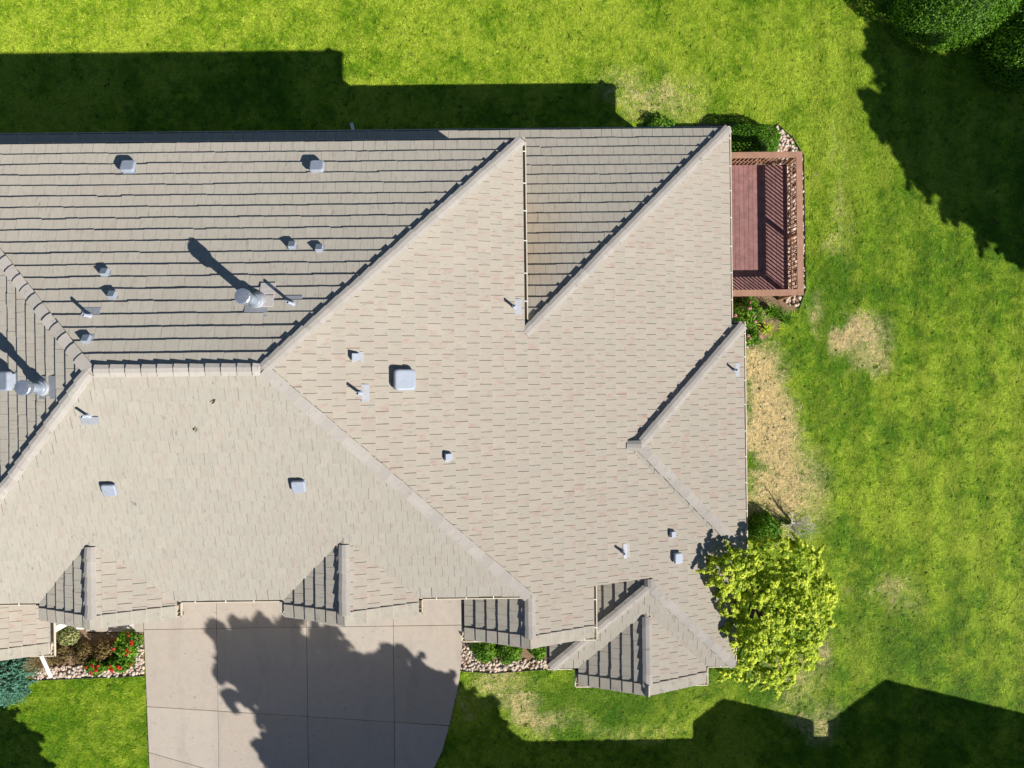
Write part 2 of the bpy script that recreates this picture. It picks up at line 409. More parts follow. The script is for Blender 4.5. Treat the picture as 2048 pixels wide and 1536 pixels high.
# ---- ridge and hip cap tiles
def cap_mesh(name, drop, L=.43, hw=.145):
    def prof(s, up, th=0):
        pts = []
        for y in (-hw*s, -.05*s, .05*s, hw*s):
            z = .098 + up - max(0, abs(y) - .05*s)*drop*1.12 - th; pts.append((y*(1 if not th else .94), z))
        return pts
    vs = []
    for x, s, up in ((0, 1.0, .026), (L, .88, -.012)):
        vs += [(x, y, z) for y, z in prof(s, up)] + [(x, y, z) for y, z in prof(s, up, .03)]
    fs = []
    for i in range(3): fs += [(i, i+1, 8+i+1, 8+i), (4+i+1, 4+i, 12+i, 12+i+1)]
    fs += [(0, 8, 12, 4), (3, 7, 15, 11), (0, 4, 5, 1), (1, 5, 6, 2), (2, 6, 7, 3), (8, 9, 13, 12), (9, 10, 14, 13), (10, 11, 15, 14)]
    return mesh(name, vs, [tuple(reversed(f)) for f in fs], M['ridge'])
CAP_HIP = cap_mesh('ridge_tile', P*.7071); CAP_RIDGE = cap_mesh('ridge_tile', P)
BOARD = MB()
def cap_line(lo, hi, me, step=.345, start=0.0):
    lo, hi = Vector(lo), Vector(hi); d = (hi - lo); L = d.length; d.normalize()
    yv = Vector((0, 0, 1)).cross(d).normalized(); zv = d.cross(yv)
    s = start
    while s < L - .12:
        o = link('ridge_tile', me, house)
        m = Matrix((d, yv, zv)).transposed().to_4x4(); m.translation = lo + d*s
        o.matrix_local = m @ Matrix.Rotation(random.gauss(0, .012), 4, 'Z') @ Matrix.Translation((random.gauss(0, .006), random.gauss(0, .004), random.gauss(0, .003)))
        if s + .43 > L: o.scale = ((L - s)/.43, 1, 1)
        s += step
    a = lo + zv*.0; q = [(-.045, .0), (.045, .0), (.045, .075), (-.045, .075)]
    l2, h2 = lo + d*.12, hi - d*.2; vs = [l2 + yv*y + zv*z for y, z in q] + [h2 + yv*y + zv*z for y, z in q]
    BOARD.add(vs, [(0, 1, 5, 4), (1, 2, 6, 5), (2, 3, 7, 6), (3, 0, 4, 7), (0, 3, 2, 1), (4, 5, 6, 7)])
up = lambda p, dz=0: p
cap_line((XU - .13, YN - .13, ZU + .057), (XB, YR, R), CAP_HIP)
cap_line((XU - .10, YS + .10, ZU + .044), (XB, YR, R), CAP_HIP)
cap_line((XW, YN, ZU), (XA, YR, R), CAP_HIP)
cap_line((XW, YS, ZU), (XA, YR, R), CAP_HIP)
cap_line((XA + .12, YR, R), (XB - .05, YR, R), CAP_RIDGE)
cap_line((XD - .13, YD - .13, ZL + .057), (XU - .1, hipN(XU - .1), ZL + P*(XD - XU + .1)), CAP_HIP)
cap_line((BX - .13, BN - .13, ZL + .057), (BX - BH, BM, ZL + P*BH), CAP_HIP)
cap_line((BX - .13, BS + .13, ZL + .057), (BX - BH, BM, ZL + P*BH), CAP_HIP)
cap_line((BX - BH + .05, BM, ZL + P*BH), (BX - BH - .34, BM, ZL + P*BH), CAP_RIDGE)
cap_line((1.06 + .13, YS2 + .13, ZL + .057), (APX, APY, ZL + P*(APX - 1.06)), CAP_HIP)
cap_line((XD - .13, YS2 + .13, ZL + .057), (APX, APY, ZL + P*(APX - 1.06)), CAP_HIP)
cap_line((APX, APY - .03, ZL + P*(APX - 1.06)), (APX, -5.50, ZL + P*(APX - 1.06) - .02), CAP_RIDGE)
for xc, half, z0, yf, yt in GABLES:
    cap_line((xc, yf - .04, z0 + P*half), (xc, yt - (.16 if yt > -5.2 or xc == 3.84 else 0), z0 + P*half - .012), CAP_RIDGE)
BOARD.obj('ridge_board', M['felt'], house)

# ---- rake tiles: a lower row along the front edge of each gable
def rake_mesh(sgn):
    vs = []; L = TE + .01; wd = .30; sl = P*sgn
    for y, dz in ((.03, .0), (-wd, -.03)):
        for x in (0, L): vs.append((x*sgn, y, .028 + abs(x)*P + dz - (.012 if x else -.014)))
    vs += [(x, y, z - .06) for x, y, z in vs]
    fs = [(0, 2, 3, 1), (4, 5, 7, 6), (0, 4, 6, 2), (2, 6, 7, 3), (3, 7, 5, 1), (1, 5, 4, 0)]
    if sgn < 0: fs = [tuple(reversed(f)) for f in fs]
    uv = [(vs[i][0] + 3, vs[i][1] + 5) for f in fs for i in f]
    return mesh('rake_tile', vs, fs, M['tileo'])
RK = {1: rake_mesh(1), -1: rake_mesh(-1)}
for xc, half, z0, yf, yt in GABLES:
    for sgn in (1, -1):
        xs = xc - sgn*(half - ED); n = int((half - ED)/TE)
        k = 0
        while k*TE < half - ED - .05:
            o = link('rake_tile', RK[sgn], house, (xs + sgn*k*TE, yf, z0 + P*(ED + k*TE) + .062))
            o.rotation_euler = (random.gauss(0, .006), 0, random.gauss(0, .01))
            if (k+1)*TE > half - ED: o.scale = ((half - ED - k*TE)/TE, 1, 1)
            k += 1

# ---- gutters with hangers
GPROF = [(0, 0), (0, -.11), (.088, -.11), (.125, -.055), (.125, .006), (.098, .006), (.098, -.03), (.07, -.075), (.012, -.075), (.012, 0)]
def gutter(a, b, out, z, ends=True):
    """a->b runs along the outer lip, out = unit vector away from the roof"""
    a = Vector((*a, z - .012)); b = Vector((*b, z - .012)); o = Vector((*out, 0)); n = len(GPROF); mb = MB()
    vs = [p + o*(x - .125) + Vector((0, 0, h)) for p in (a, b) for x, h in GPROF]
    fs = [(i, (i+1) % n, n + (i+1) % n, n + i) for i in range(n)]
    fs += [tuple(range(6))[::-1], tuple(range(n, n + 6))]
    mb.add(vs, fs); d = (b - a); L = d.length; d.normalize(); s = .35
    for e in (a, b):
        c = [e + o*(x - .125) + Vector((0, 0, h)) for x, h in ((0, 0), (0, -.11), (.088, -.11), (.125, -.055), (.125, .006))]
        mb.add(c, [tuple(range(5))])
    g = mb.obj('gutter', M['cream'], house)
    bm_ = MB()
    while s < L:
        q = a + d*s
        vs = [q + d*x + o*(y - .125) + Vector((0, 0, h)) for h in (.004, .016) for x, y in ((-.012, .01), (.012, .01), (.012, .12), (-.012, .12))]
        bm_.add(vs, [(0, 3, 2, 1), (4, 5, 6, 7), (0, 1, 5, 4), (1, 2, 6, 5), (2, 3, 7, 6), (3, 0, 4, 7)]); s += random.uniform(.68, .84)
    if bm_.v: bm_.obj('gutter_hanger', M['white'], g)
G_N, G_S, G_E, G_W = (0, 1), (0, -1), (1, 0), (-1, 0)
gutter((XW, YN), (XU, YN), G_N, ZU)
gutter((XU, YN - .002), (XU, hipN(XU) + .25), G_E, ZU)
gutter((-18, YD), (XD, YD), G_N, ZL)
gutter((XD, YD - .002), (XD, BN), G_E, ZL)
gutter((BX, BN), (BX, BS), G_E, ZL)
gutter((XD, BN), (BX - .13, BN), G_N, ZL); gutter((XD, BS), (BX - .13, BS), G_S, ZL)
gutter((XD, BS), (XD, YS2), G_E, ZL)
gutter((XW, YS), (-10.15 - 1.81, YS), G_S, ZU)
gutter((-10.15 + 1.81, YS), (-4.0 - 1.79, YS), G_S, ZU)
gutter((-4.0 + 1.79, YS), (XU - .02, YS), G_S, ZU)
gutter((1.06, YS2), (3.84 - 1.955, YS2), G_S, ZL); gutter((3.84 + 1.955, YS2), (XD - .13, YS2), G_S, ZL)
gutter((1.06, YS2), (1.06, -5.2), G_W, ZL)
for (xc, half, z0, yf, yt), yb in zip(GABLES, (YS, YS, -5.3, YS2, -5.3)):
    f = yf - .42
    if yb == YS: f = -5.90
    gutter((xc - half, f), (xc - half, yb), G_W, z0); gutter((xc + half, f), (xc + half, yb), G_E, z0)
    gutter((xc - half + .002, f), (xc - half + 1.0, f), G_S, z0); gutter((xc + half - .002, f), (xc + half - 1.0, f), G_S, z0)

# ---- walls
wl = MB()
wl.box(XW + .5, XU - .5, YS + .45, YN - .5, -.2, ZU - .06)
wl.box(-17.6, XD - .5, -4.9, YD - .5, -.2, ZL - .06)
wl.box(XD - .52, BX - .5, BS + .4, BN - .4, -.2, ZL - .06)
wl.box(1.5, XD - .5, YS2 + .45, -4.85, -.2, ZL - .06)
wl.obj('wall', M['siding'], house)
for xc, half, z0, yf, yt in GABLES[:4]:
    h = half - .35; y1, y0 = yf + .35, yf + .75 if yf > -5.7 else yf + 1.2
    mb = MB(); z1 = z0 + P*.3 - .12; zr = z1 + P*h
    prof = [(xc - h, -.2 if z0 < 5 else 2.6), (xc + h, -.2 if z0 < 5 else 2.6), (xc + h, z1), (xc, zr), (xc - h, z1)]
    mb.add([(x, y1, z) for x, z in prof] + [(x, y0, z) for x, z in prof], [(0, 1, 2, 3, 4), (9, 8, 7, 6, 5)] + [(i, 5 + i, 5 + (i+1) % 5, (i+1) % 5) for i in range(5)])
    mb.obj('gable_wall', M['siding'], house)
# porch posts carry the small west porch roof
for px, py in ((-13.75, -7.3), (-17.05, -7.3)):
    MB().box(px - .09, px + .09, py - .09, py + .09, 0, 2.58).obj('porch_post', M['white'], house)

# ---- garage doors and windows on the walls
M['glass'] = plain('window_glass', (.03, .04, .05), .08, 0, .05, 2, 0, .6)
for xc, wd in ((-10.4, 2.6), (-7.2, 2.6), (-3.7, 2.6)):
    y = YS + .45; gd = MB().box(xc - wd/2 - .1, xc + wd/2 + .1, y - .03, y + .01, .04, 2.35).obj('garage_door', M['white'], house)
    for r_ in range(4):
        for c_ in range(4): MB().box(xc - wd/2 + c_*wd/4 + .05, xc - wd/2 + (c_+1)*wd/4 - .05, y - .05, y - .031, .12 + r_*.54, .58 + r_*.54).obj('door_panel', M['cream'], gd)
def window(face, c, half, z0, z1):
    '''face: 'E' or 'S' wall at coordinate c[0]; centre c[1]'''
    p, q = c; fr, gl = MB(), MB()
    if face == 'E': fr.box(p - .01, p + .04, q - half, q + half, z0, z1); gl.box(p + .041, p + .05, q - half + .07, q + half - .07, z0 + .07, z1 - .07)
    else: fr.box(q - half, q + half, p - .04, p + .01, z0, z1); gl.box(q - half + .07, q + half - .07, p - .05, p - .041, z0 + .07, z1 - .07)
    gl.obj('pane', M['glass'], fr.obj('window', M['white'], house))
window('E', (XD - .5, 4.7), .9, .92, 2.6); window('E', (BX - .5, -1.0), .8, .9, 2.2); window('E', (BX - .5, -3.4), .8, .9, 2.2)
window('S', (-8.21, 3.84), .8, .8, 2.2); window('S', (YS + .4, -4.0), .45, 4.0, 5.1); window('S', (YS + .4, -10.15), .45, 4.0, 5.1); window('S', (-6.21, .53), .6, .9, 2.2)

# ---- roof vents and flues (parts of the house)
def frame(d, x, y, z):
    ux, uy = DIRS[d]; upv = Vector((ux, uy, P)).normalized(); al = Vector((uy, -ux, 0)); n = al.cross(upv).normalized()
    if n.z < 0: n = -n
    m = Matrix((al, n.cross(al), n)).transposed().to_4x4(); m.translation = Vector((x, y, z)) + n*.045; return m
def hood_vent(d, p, sx, sy, h):
    m = frame(d, *p)
    fl = MB().box(-sx*.45, sx*.45, -sy*.45, sy*.45, -.012, .012).obj('roof_vent', M['vent'], house); fl.matrix_local = m
    o = link('hood', hood_mesh('hood', sx, sy, h*.55, M['vent']), fl, (0, 0, h*.55))
    MB().box(-sx*.36, sx*.36, -sy*.36, sy*.36, .0, h*.57).obj('vent_neck', M['vent'], fl)
def small_vent(d, p, side):
    m = Matrix.Translation(Vector(p) + Vector((0, 0, .05)))
    f = frame(d, *p)
    fl = MB().box(-.12, .12, -.20, .08, -.01, .006).obj('exhaust_vent', M['flash'], house); fl.matrix_local = f
    mb = MB(); w_, l = .075, .095
    mb.add([(-w_, -l, 0), (w_, -l, 0), (w_, l, 0), (-w_, l, 0), (-w_, -l*.9, .10), (w_, -l*.9, .10), (w_, l, .15), (-w_, l, .15)],
           [(0, 3, 2, 1), (4, 5, 6, 7), (0, 1, 5, 4), (1, 2, 6, 5), (2, 3, 7, 6), (3, 0, 4, 7)])
    mb.obj('hood', M['vent'], fl)
def pipe_vent(d, p, h, r=.035):
    f = frame(d, *p)
    fl = MB().box(-.20, .20, -.21, -.02, -.008, .016).obj('pipe_vent', M['flash'], house); fl.matrix_local = f
    q = Vector((0, 0, 0)); inv = f.inverted()
    def lower(mb, name, mat):
        o = mb.obj(name, mat, fl, True); o.matrix_local = Matrix(inv.to_3x3().to_4x4()); return o
    lower(MB().lathe([(r*2.2, -.03), (r*1.25, .07), (r*1.0, .07), (r, h), (r*.72, h), (r*.72, h - .12)], 14), 'pipe', M['vent'])
    lower(MB().lathe([(r*.71, h - .06), (0, h - .061)], 14), 'pipe_mouth', M['black'])
def flue(d, p, h):
    f = frame(d, *p); inv = Matrix(f.inverted().to_3x3().to_4x4())
    fl = MB().box(-.26, .26, -.18, .42, -.008, .014).obj('flue_pipe', M['flash'], house); fl.matrix_local = f
    def part(prof, name, mat, n=24, sm=True):
        o = MB().lathe(prof, n).obj(name, mat, fl, sm); o.matrix_local = inv
    part([(.24, -.1), (.155, .13), (.15, .135), (.125, .14)], 'flashing_cone', M['flash'])
    part([(.105, -.05), (.105, h), (.0, h)], 'pipe', M['flue'])
    part([(.15, .16), (.16, .19), (.12, .22), (.10, .22)], 'storm_collar', M['flue'])
    part([(.12, h - .05), (.165, h - .03), (.165, h + .10), (.155, h + .11), (.15, h + .045), (.07, h + .05), (.065, h + .085), (.16, h + .105), (.172, h + .122), (.15, h + .135), (.08, h + .142), (0, h + .146)], 'cap', M['galv'], 14, False)
for d, p, sx, sy, h in [('N', (-9.268, 5.345, 5.844), .35, .33, .15), ('N', (-4.614, 5.292, 5.868), .35, .33, .15), ('E', (-2.461, .058, 6.802), .50, .52, .2),
        ('S', (-9.293, -2.371, 6.87), .33, .31, .12), ('S', (-4.886, -2.345, 6.882), .33, .31, .12), ('E', (4.655, -4.983, 3.666), .30, .27, .14), ('W', (-11.46, .142, 7.0), .46, .42, .22)]:
    hood_vent(d, p, sx, sy, h)
for d, p in [('N', (-9.235, 2.585, 7.061)), ('N', (-8.939, 2.032, 7.304)), ('N', (-4.994, 3.216, 6.783)), ('N', (-4.349, 3.131, 6.82)), ('N', (-9.275, 1.006, 7.757)),
        ('E', (-3.491, .598, 7.256)), ('E', (-1.47, -1.807, 6.365)), ('E', (4.523, -4.31, 3.724))]:
    small_vent(d, p, 1)
for d, p, h in [('N', (-9.351, 1.562, 7.512), .30), ('N', (-4.829, 1.792, 7.41), .42), ('S', (-9.348, -.645, 7.631), .30), ('E', (.181, 1.87, 5.638), .32), ('E', (-3.385, -.231, 7.209), .36),
        ('E', (3.046, -4.627, 4.375), .30), ('E', (6.535, .245, 3.0), .28)]:
    pipe_vent(d, p, h)
flue('N', (-5.646, 1.873, 7.374), .82); flue('W', (-10.428, -.017, 7.461), .62)
# pale replaced tiles above the tall flue
for k in range(2):
    f = frame('N', -5.44 + .0*k, 1.62 + .30*k + .25, 7.374 - P*(1.62 + .30*k + .25 - 1.873) + .028)
    o = MB().box(-.17, .17, -.145, .145, -.01, .006).obj('flashing_sheet', M['palef'], house); o.matrix_local = f

# ================================================================== ground, driveway, beds
def inside(x, y, poly):
    r = np.zeros(len(x), bool); n = len(poly)
    for i in range(n):
        x0, y0 = poly[i]; x1, y1 = poly[(i+1) % n]
        if y0 == y1: continue
        c = ((y0 > y) != (y1 > y)) & (x < (x1 - x0)*(y - y0)/(y1 - y0) + x0); r ^= c
    return r
def vnoise(x, y, scale, seed):
    x = x*scale + seed*17.13; y = y*scale - seed*9.71; xi = np.floor(x).astype(np.int64); yi = np.floor(y).astype(np.int64); fx = x - xi; fy = y - yi
    fx = fx*fx*(3 - 2*fx); fy = fy*fy*(3 - 2*fy)
    def h(a, b):
        v = np.sin(a*127.1 + b*311.7 + seed*74.7)*43758.5453; return v - np.floor(v)
    return (h(xi, yi)*(1-fx) + h(xi+1, yi)*fx)*(1-fy) + (h(xi, yi+1)*(1-fx) + h(xi+1, yi+1)*fx)*fy
def fbm(x, y, scale, seed, o=4):
    r = 0; a = .5; t_ = 0
    for k in range(o): r = r + a*vnoise(x, y, scale*2**k, seed + k*3); t_ += a; a *= .55
    return r/t_

me = mesh('ground', [(-300, -300, -.04), (300, -300, -.04), (300, 300, -.04), (-300, 300, -.04)], [(0, 1, 2, 3)], M['soil'])
tag(link('ground', me), kind='structure')

# driveway: concrete slabs with tooled joints
right = [(-1.45, -4.6), (-1.559, -8.19), (-1.585, -9.016), (-1.713, -10.005), (-2.009, -11.241), (-2.267, -12.146), (-2.555, -12.737), (-3.0, -13.6), (-3.7, -14.8), (-4.6, -16.2), (-5.4, -17.6), (-6.0, -19), (-6.3, -20.5), (-6.4, -22)]
def lerp_right(y):
    for (x0, y0), (x1, y1) in zip(right, right[1:]):
        if y1 <= y <= y0: return x0 + (x1 - x0)*(y - y0)/(y1 - y0)
    return right[-1][0]
def jl(x, a, b): return a[1] + (b[1] - a[1])*(x - a[0])/(b[0] - a[0])
rows = [lambda x: -4.7, lambda x: -8.02, lambda x: jl(x, (-11.93, -10.56), (-2.0, -11.34)), lambda x: jl(x, (-11.86, -12.11), (-9.58, -12.78)), lambda x: -17.0, lambda x: -22.0]
colx = [lambda y: -12.03 + (-.03)*(y + 8)*.9*-.1 if False else -12.03 + .12*max(0, (-y - 8))/4.5, lambda y: -9.64, lambda y: -6.69, lambda y: -3.84, None]
drv = MB().prism([(-12.0, -22), (-6.5, -22)] + [(x + -.03, y) for x, y in reversed(right[:-1])] + [(-12.0, -4.7)], -.06, -.005).obj('driveway', M['edging'])
tag(drv, kind='structure')
DRIVE = [(-12.03, -4.6), (-12.03, -8), (-11.9, -12.6), (-11.8, -22), (-6.4, -22)] + right[::-1]
g = .006
for r in range(5):
    for c in range(4):
        if c == 3 and r >= 4: continue
        xl = lambda y: colx[c](y) + (g if c else 0)
        if c < 3:
            ya, yb = rows[r], rows[r+1]; x0 = colx[c](-9) + (g if c else 0); x1 = colx[c+1](-9) - g
            pts = [(xl(ya(x0)), ya(x0) - g), (xl(yb(x0)), yb(x0) + g), (x1, yb(x1) + g), (x1, ya(x1) - g)]
            if r >= 3: pts = [p if p[0] <= lerp_right(p[1]) else (lerp_right(p[1]), p[1]) for p in pts]
            if r == 3 and c == 2:
                pts = [(x0, ya(x0) - g), (x0, yb(x0) + g)] + [(x, y) for x, y in reversed(right) if yb(x0) + g < y < ya(x1) and x < x1 - .02] + [(x1, -14.95), (x1, ya(x1) - g)]
        else:
            x0 = colx[3](-9) + g; ya, yb = rows[r](-1.8) - g, rows[r+1](-2.0) + g
            if r == 3: yb = -15.02
            pts = [(x0, rows[r](x0) - g), (x0, (rows[r+1](x0) + g) if r < 3 else yb), (lerp_right(yb), yb)] + [(x, y) for x, y in reversed(right) if yb < y < ya] + [(lerp_right(ya), ya)]
        cl = [pts[0]]
        for q in pts[1:]:
            if math.hypot(q[0]-cl[-1][0], q[1]-cl[-1][1]) > .02: cl.append(q)
        if len(cl) < 3 or abs(area(cl)) < .05: continue
        if area(cl) < 0: cl.reverse()
        o = MB().prism(cl, -.03, .035 + random.uniform(-.002, .002)).obj('slab', M['concrete'], drv)
        bv = o.modifiers.new('edge', 'BEVEL'); bv.width = .008; bv.segments = 2; bv.limit_method = 'ANGLE'

# walk from the driveway to the porch
wk = MB().prism([(-12.05, -8.10), (-12.05, -5.0), (-13.92, -5.0), (-13.92, -8.06)], -.03, .03).obj('walkway', M['concrete']); tag(wk, kind='structure')
MB().prism([(-12.35, -8.0), (-12.35, -7.3), (-12.72, -7.3), (-12.72, -8.0)], .031, .037).obj('pale_patch', M['palef'], wk)
ps = MB().prism([(-13.93, -7.95), (-13.93, -5.0), (-17.2, -5.0), (-17.2, -7.95)], -.03, .14).obj('porch_slab', M['white']); tag(ps, kind='structure')

BED_L = [(-12.06, -8.12), (-12.03, -9.52), (-15.8, -9.62), (-17.2, -10.0), (-17.2, -7.95), (-13.92, -7.95), (-13.92, -8.12)]
BED_C = [(-1.55, -7.4), (-1.62, -9.50), (-.6, -9.60), (1.25, -9.5), (1.5, -8.0), (1.5, -7.0)]
BED_D = [(6.5, 8.45), (9.0, 8.35), (9.5, 7.9), (9.85, 7.3), (9.88, 2.9), (9.65, 2.3), (8.9, 1.5), (8.2, 1.0), (7.2, .75), (6.2, .8), (6.2, 8.3)]
for nm, poly in (('flower_bed', BED_L), ('flower_bed', BED_C), ('flower_bed', BED_D)):
    pl = poly if area(poly) > 0 else poly[::-1]
    tag(MB().prism(pl, -.06, -.012).obj(nm, M['mulch']), kind='structure')
def edging(pts, label):
    mb = MB()
    for (x0, y0), (x1, y1) in zip(pts, pts[1:]):
        d = Vector((x1-x0, y1-y0)).normalized(); n = Vector((-d.y, d.x))*.012
        mb.prism([(x0-n.x, y0-n.y), (x1-n.x, y1-n.y), (x1+n.x, y1+n.y), (x0+n.x, y0+n.y)], -.04, .045)
    tag(mb.obj('bed_edging', M['edging']), label, 'edging')
edging([(-12.05, -9.54), (-15.8, -9.64), (-17.2, -10.02)], 'thin dark metal edging between rose bed and front lawn')
edging([(-1.64, -9.53), (-.6, -9.63), (1.3, -9.52)], 'thin dark metal edging between stone bed and lawn under the gable')
edging([(9.02, 8.38), (9.53, 7.93), (9.89, 7.32), (9.92, 2.9), (9.68, 2.27)], 'curved dark edging of the stone strip around the deck')

# river stones, joined per bed (too small to count singly)
def stones(region, n, size, label, seed, keep=None):
    rg = np.random.default_rng(seed); xs = [p[0] for p in region]; ys = [p[1] for p in region]
    x = rg.uniform(min(xs), max(xs), n*6); y = rg.uniform(min(ys), max(ys), n*6); k = inside(x, y, region); x, y = x[k][:n], y[k][:n]
    bm = bmesh.new(); bmesh.ops.create_icosphere(bm, subdivisions=1, radius=1); base = np.array([v.co[:] for v in bm.verts]); fc = [[v.index for v in f.verts] for f in bm.faces]; bm.free()
    V, F, Tn = [], [], []
    for i in range(len(x)):
        s = size*rg.uniform(.55, 1.35); sc = np.array([s, s*rg.uniform(.6, .9), s*rg.uniform(.4, .65)]); a = rg.uniform(0, 6.28)
        q = base*(1 + rg.normal(0, .09, (len(base), 1)))*sc; c, sn = math.cos(a), math.sin(a)
        b = len(V); z = sc[2]*.45 + rg.uniform(-.02, .03)
        V += [(x[i] + u[0]*c - u[1]*sn, y[i] + u[0]*sn + u[1]*c, z + u[2]) for u in q]
        F += [[j + b for j in f] for f in fc]; Tn += [rg.uniform(0, 1)]*len(fc)
    tag(link('river_stones', mesh('river_stones', V, F, M['stone'], True, tone=Tn)), label, 'stones', kind='stuff')
stones([(-12.06, -8.5), (-12.06, -9.5), (-15.7, -9.58), (-15.7, -9.25), (-14.2, -9.15), (-12.35, -9.2), (-12.35, -8.5)], 430, .062, 'pale round river stones along the front of the rose bed', 3)
stones([(-16.9, -8.6), (-16.9, -9.0), (-16.0, -8.75), (-16.0, -8.5)], 60, .055, 'pale river stones beside the porch and blue juniper', 13)
stones([(-1.56, -8.3), (-1.63, -9.48), (-.6, -9.58), (1.22, -9.48), (1.22, -9.2), (-.9, -9.25), (-1.1, -8.3)], 420, .06, 'pale river stones beside the driveway under the gable', 4)
stones([(9.0, 8.3), (9.5, 7.88), (9.83, 7.3), (9.1, 7.2), (8.85, 7.6)], 170, .062, 'pale river stones at the north corner of the deck', 5)
stones([(9.08, 7.25), (9.86, 7.3), (9.88, 2.9), (9.6, 2.3), (9.3, 2.4), (9.08, 2.8)], 620, .06, 'river stones seen through the outer deck railing', 6)
stones([(7.6, 1.6), (8.3, 1.5), (8.2, 1.05), (7.3, .85), (7.25, 1.5)], 90, .07, 'pinkish river stones at the corner of the bump-out', 8)

# ------------------------------------------------------------------ grass
HOUSE = [(-18, 7.0), (6.3, 7.0), (6.3, 1.3), (6.6, 1.3), (6.6, -4.9), (6.2, -4.9), (6.2, -8.1), (5.4, -8.1), (5.4, -8.4), (2.3, -8.4), (2.3, -8.1), (1.4, -8.1), (1.4, -6.5), (-18, -6.5)]
xi, yi = [], []
for (x0, x1, y0, y1, dens) in ((-17.6, 18.2, -13.8, 13.4, 400), (-27, 28, -24, 23, 110)):
    n = int((x1-x0)*(y1-y0)*dens); x = RNG.uniform(x0, x1, n); y = RNG.uniform(y0, y1, n)
    if dens < 100:
        k = ~((x > -17.6) & (x < 18.2) & (y > -13.8) & (y < 13.4)); x, y = x[k], y[k]
    xi.append(x); yi.append(y)
gx, gy = np.concatenate(xi), np.concatenate(yi)
bad = inside(gx, gy, HOUSE) | inside(gx, gy, DRIVE) | inside(gx, gy, BED_L) | inside(gx, gy, BED_C) | inside(gx, gy, BED_D)
bad |= (gx < -12) & (gx > -18) & (gy > -8.2) & (gy < -5)
gx, gy = gx[~bad], gy[~bad]
n1 = fbm(gx, gy, .28, 1); n2 = fbm(gx, gy, 1.3, 5); n3 = fbm(gx, gy, 5.0, 9, 3); rj = RNG.uniform(0, 1, len(gx))
wx, wy = gx + (n2 - .5)*1.5, gy + (fbm(gx, gy, 1.1, 21) - .5)*1.5
def patch(cx, cy, rx, ry, soft=.5, rot=0.0):
    c, s = math.cos(rot), math.sin(rot); dx, dy = wx - cx, wy - cy; u = (dx*c + dy*s)/rx; v = (-dx*s + dy*c)/ry
    return np.clip((1 + soft - np.sqrt(u*u + v*v))/(2*soft), 0, 1)
dry = np.zeros(len(gx))
for a in [(8.7, -2.0, .9, 2.5, .6, .06, 1.05), (9.1, -3.8, 1.1, 1.2, .8, 0, .85), (8.35, -.1, .6, .8, .7, 0, .9), (11.7, 1.15, .75, .7, .8, 0, .75), (12.2, .3, .5, .6, .5, 0, .5), (10.05, 2.3, .28, .75, .8, 0, .45), (12.6, -6.9, .7, .4, .8, .2, .35), (13.2, -7.4, .6, .35, .8, 0, .3),
          (5.0, 9.3, 1.5, .7, .7, -.3, .4), (10.1, -8.8, .45, .9, .6, 0, .6), (9.3, -9.9, 1.0, .8, .7, 0, .4), (10.0, -11.4, .8, .6, .6, 0, .5), (.6, -10.9, 1.5, .45, .6, -.35, .45), (-.3, -10.0, .9, .5, .7, 0, .35), (11.2, 5.5, .25, 2.4, .8, 0, .2),
          (9.6, 4.0, .2, 1.6, .6, 0, .2), (3.2, -11.6, 2.5, .4, .7, 0, .2)]:
    dry = np.maximum(dry, patch(*a[:6])*a[6])
dry = np.clip(dry*(.75 + .9*n3) + (n2 - .5)*.6*(dry > .05), 0, 1)
lush = np.zeros(len(gx))
for a in [(3.2, -10.4, 3.0, .9, .5, .1, .9), (-14.2, -11.2, 3.0, 1.6, .6, 0, .35), (7.6, -9.6, 1.3, .8, .5, 0, .7), (10.9, 2.6, .3, 1.8, .6, 0, .8), (14, 7, 3.5, 4.5, .5, 0, .3), (8.9, .55, 1.0, .5, .5, .4, .5), (10.5, -.9, 1.0, .8, .6, 0, .45), (9.1, -4.35, .3, .35, .4, 0, .9), (15.85, .1, .22, .16, .3, .5, 1.25), (5.15, 10.2, .25, .2, .4, 0, .8), (7.75, -2.0, .15, 2.8, .5, 0, .6), (12.5, -8.6, 1.5, 1.0, .7, 0, .4)]:
    lush = np.maximum(lush, patch(*a[:6])*a[6])
C = lambda r, g_, b: np.array([[r, g_, b]])
tt = np.clip((n1 - .5)*1.25 + (n2 - .5)*1.4 + (n3 - .5)*1.1 + .53 + .05*(gx > 9) + (rj - .5)*.7 + .10*np.clip(gy - 6, 0, 1), 0, 1)[:, None]
mid = C(.305, .485, .018); yel = C(.53, .66, .06); drk = C(.145, .33, .010); dr = C(.90, .75, .45)
col = np.where(tt < .5, drk + (mid - drk)*tt*2, mid + (yel - mid)*(tt - .5)*2)
stripe = (np.sin((gx + n2*.6)*2*math.pi/1.1) * (gx > 9.5) * .10)[:, None]
col = col*(1 + stripe)
col += (C(.10, .27, .008) - col)*(lush*.8)[:, None]
dm = np.clip(dry*2.6 - RNG.uniform(0, 1.5, len(gx)), 0, 1)*.75 + dry*.25
col += (dr*(.78 + .4*rj[:, None]) - col)*np.clip(dm, 0, 1)[:, None]
sp = (RNG.uniform(0, 1, len(gx)) < .06)[:, None]; col = np.where(sp, col*.6 + C(.45, .42, .10)*.4, col)
outer = ~((gx > -17.6) & (gx < 18.2) & (gy > -13.8) & (gy < 13.4))
size = (1 + .7*outer)*np.clip(.88 + (n3 - .5)*.5 + RNG.normal(0, .13, len(gx)), .5, 1.3)*(1 - .08*dry)
gm = bpy.data.meshes.new('lawn'); gm.vertices.add(len(gx))
gm.vertices.foreach_set('co', np.column_stack([gx, gy, np.full(len(gx), -.03)]).astype(np.float32).ravel())
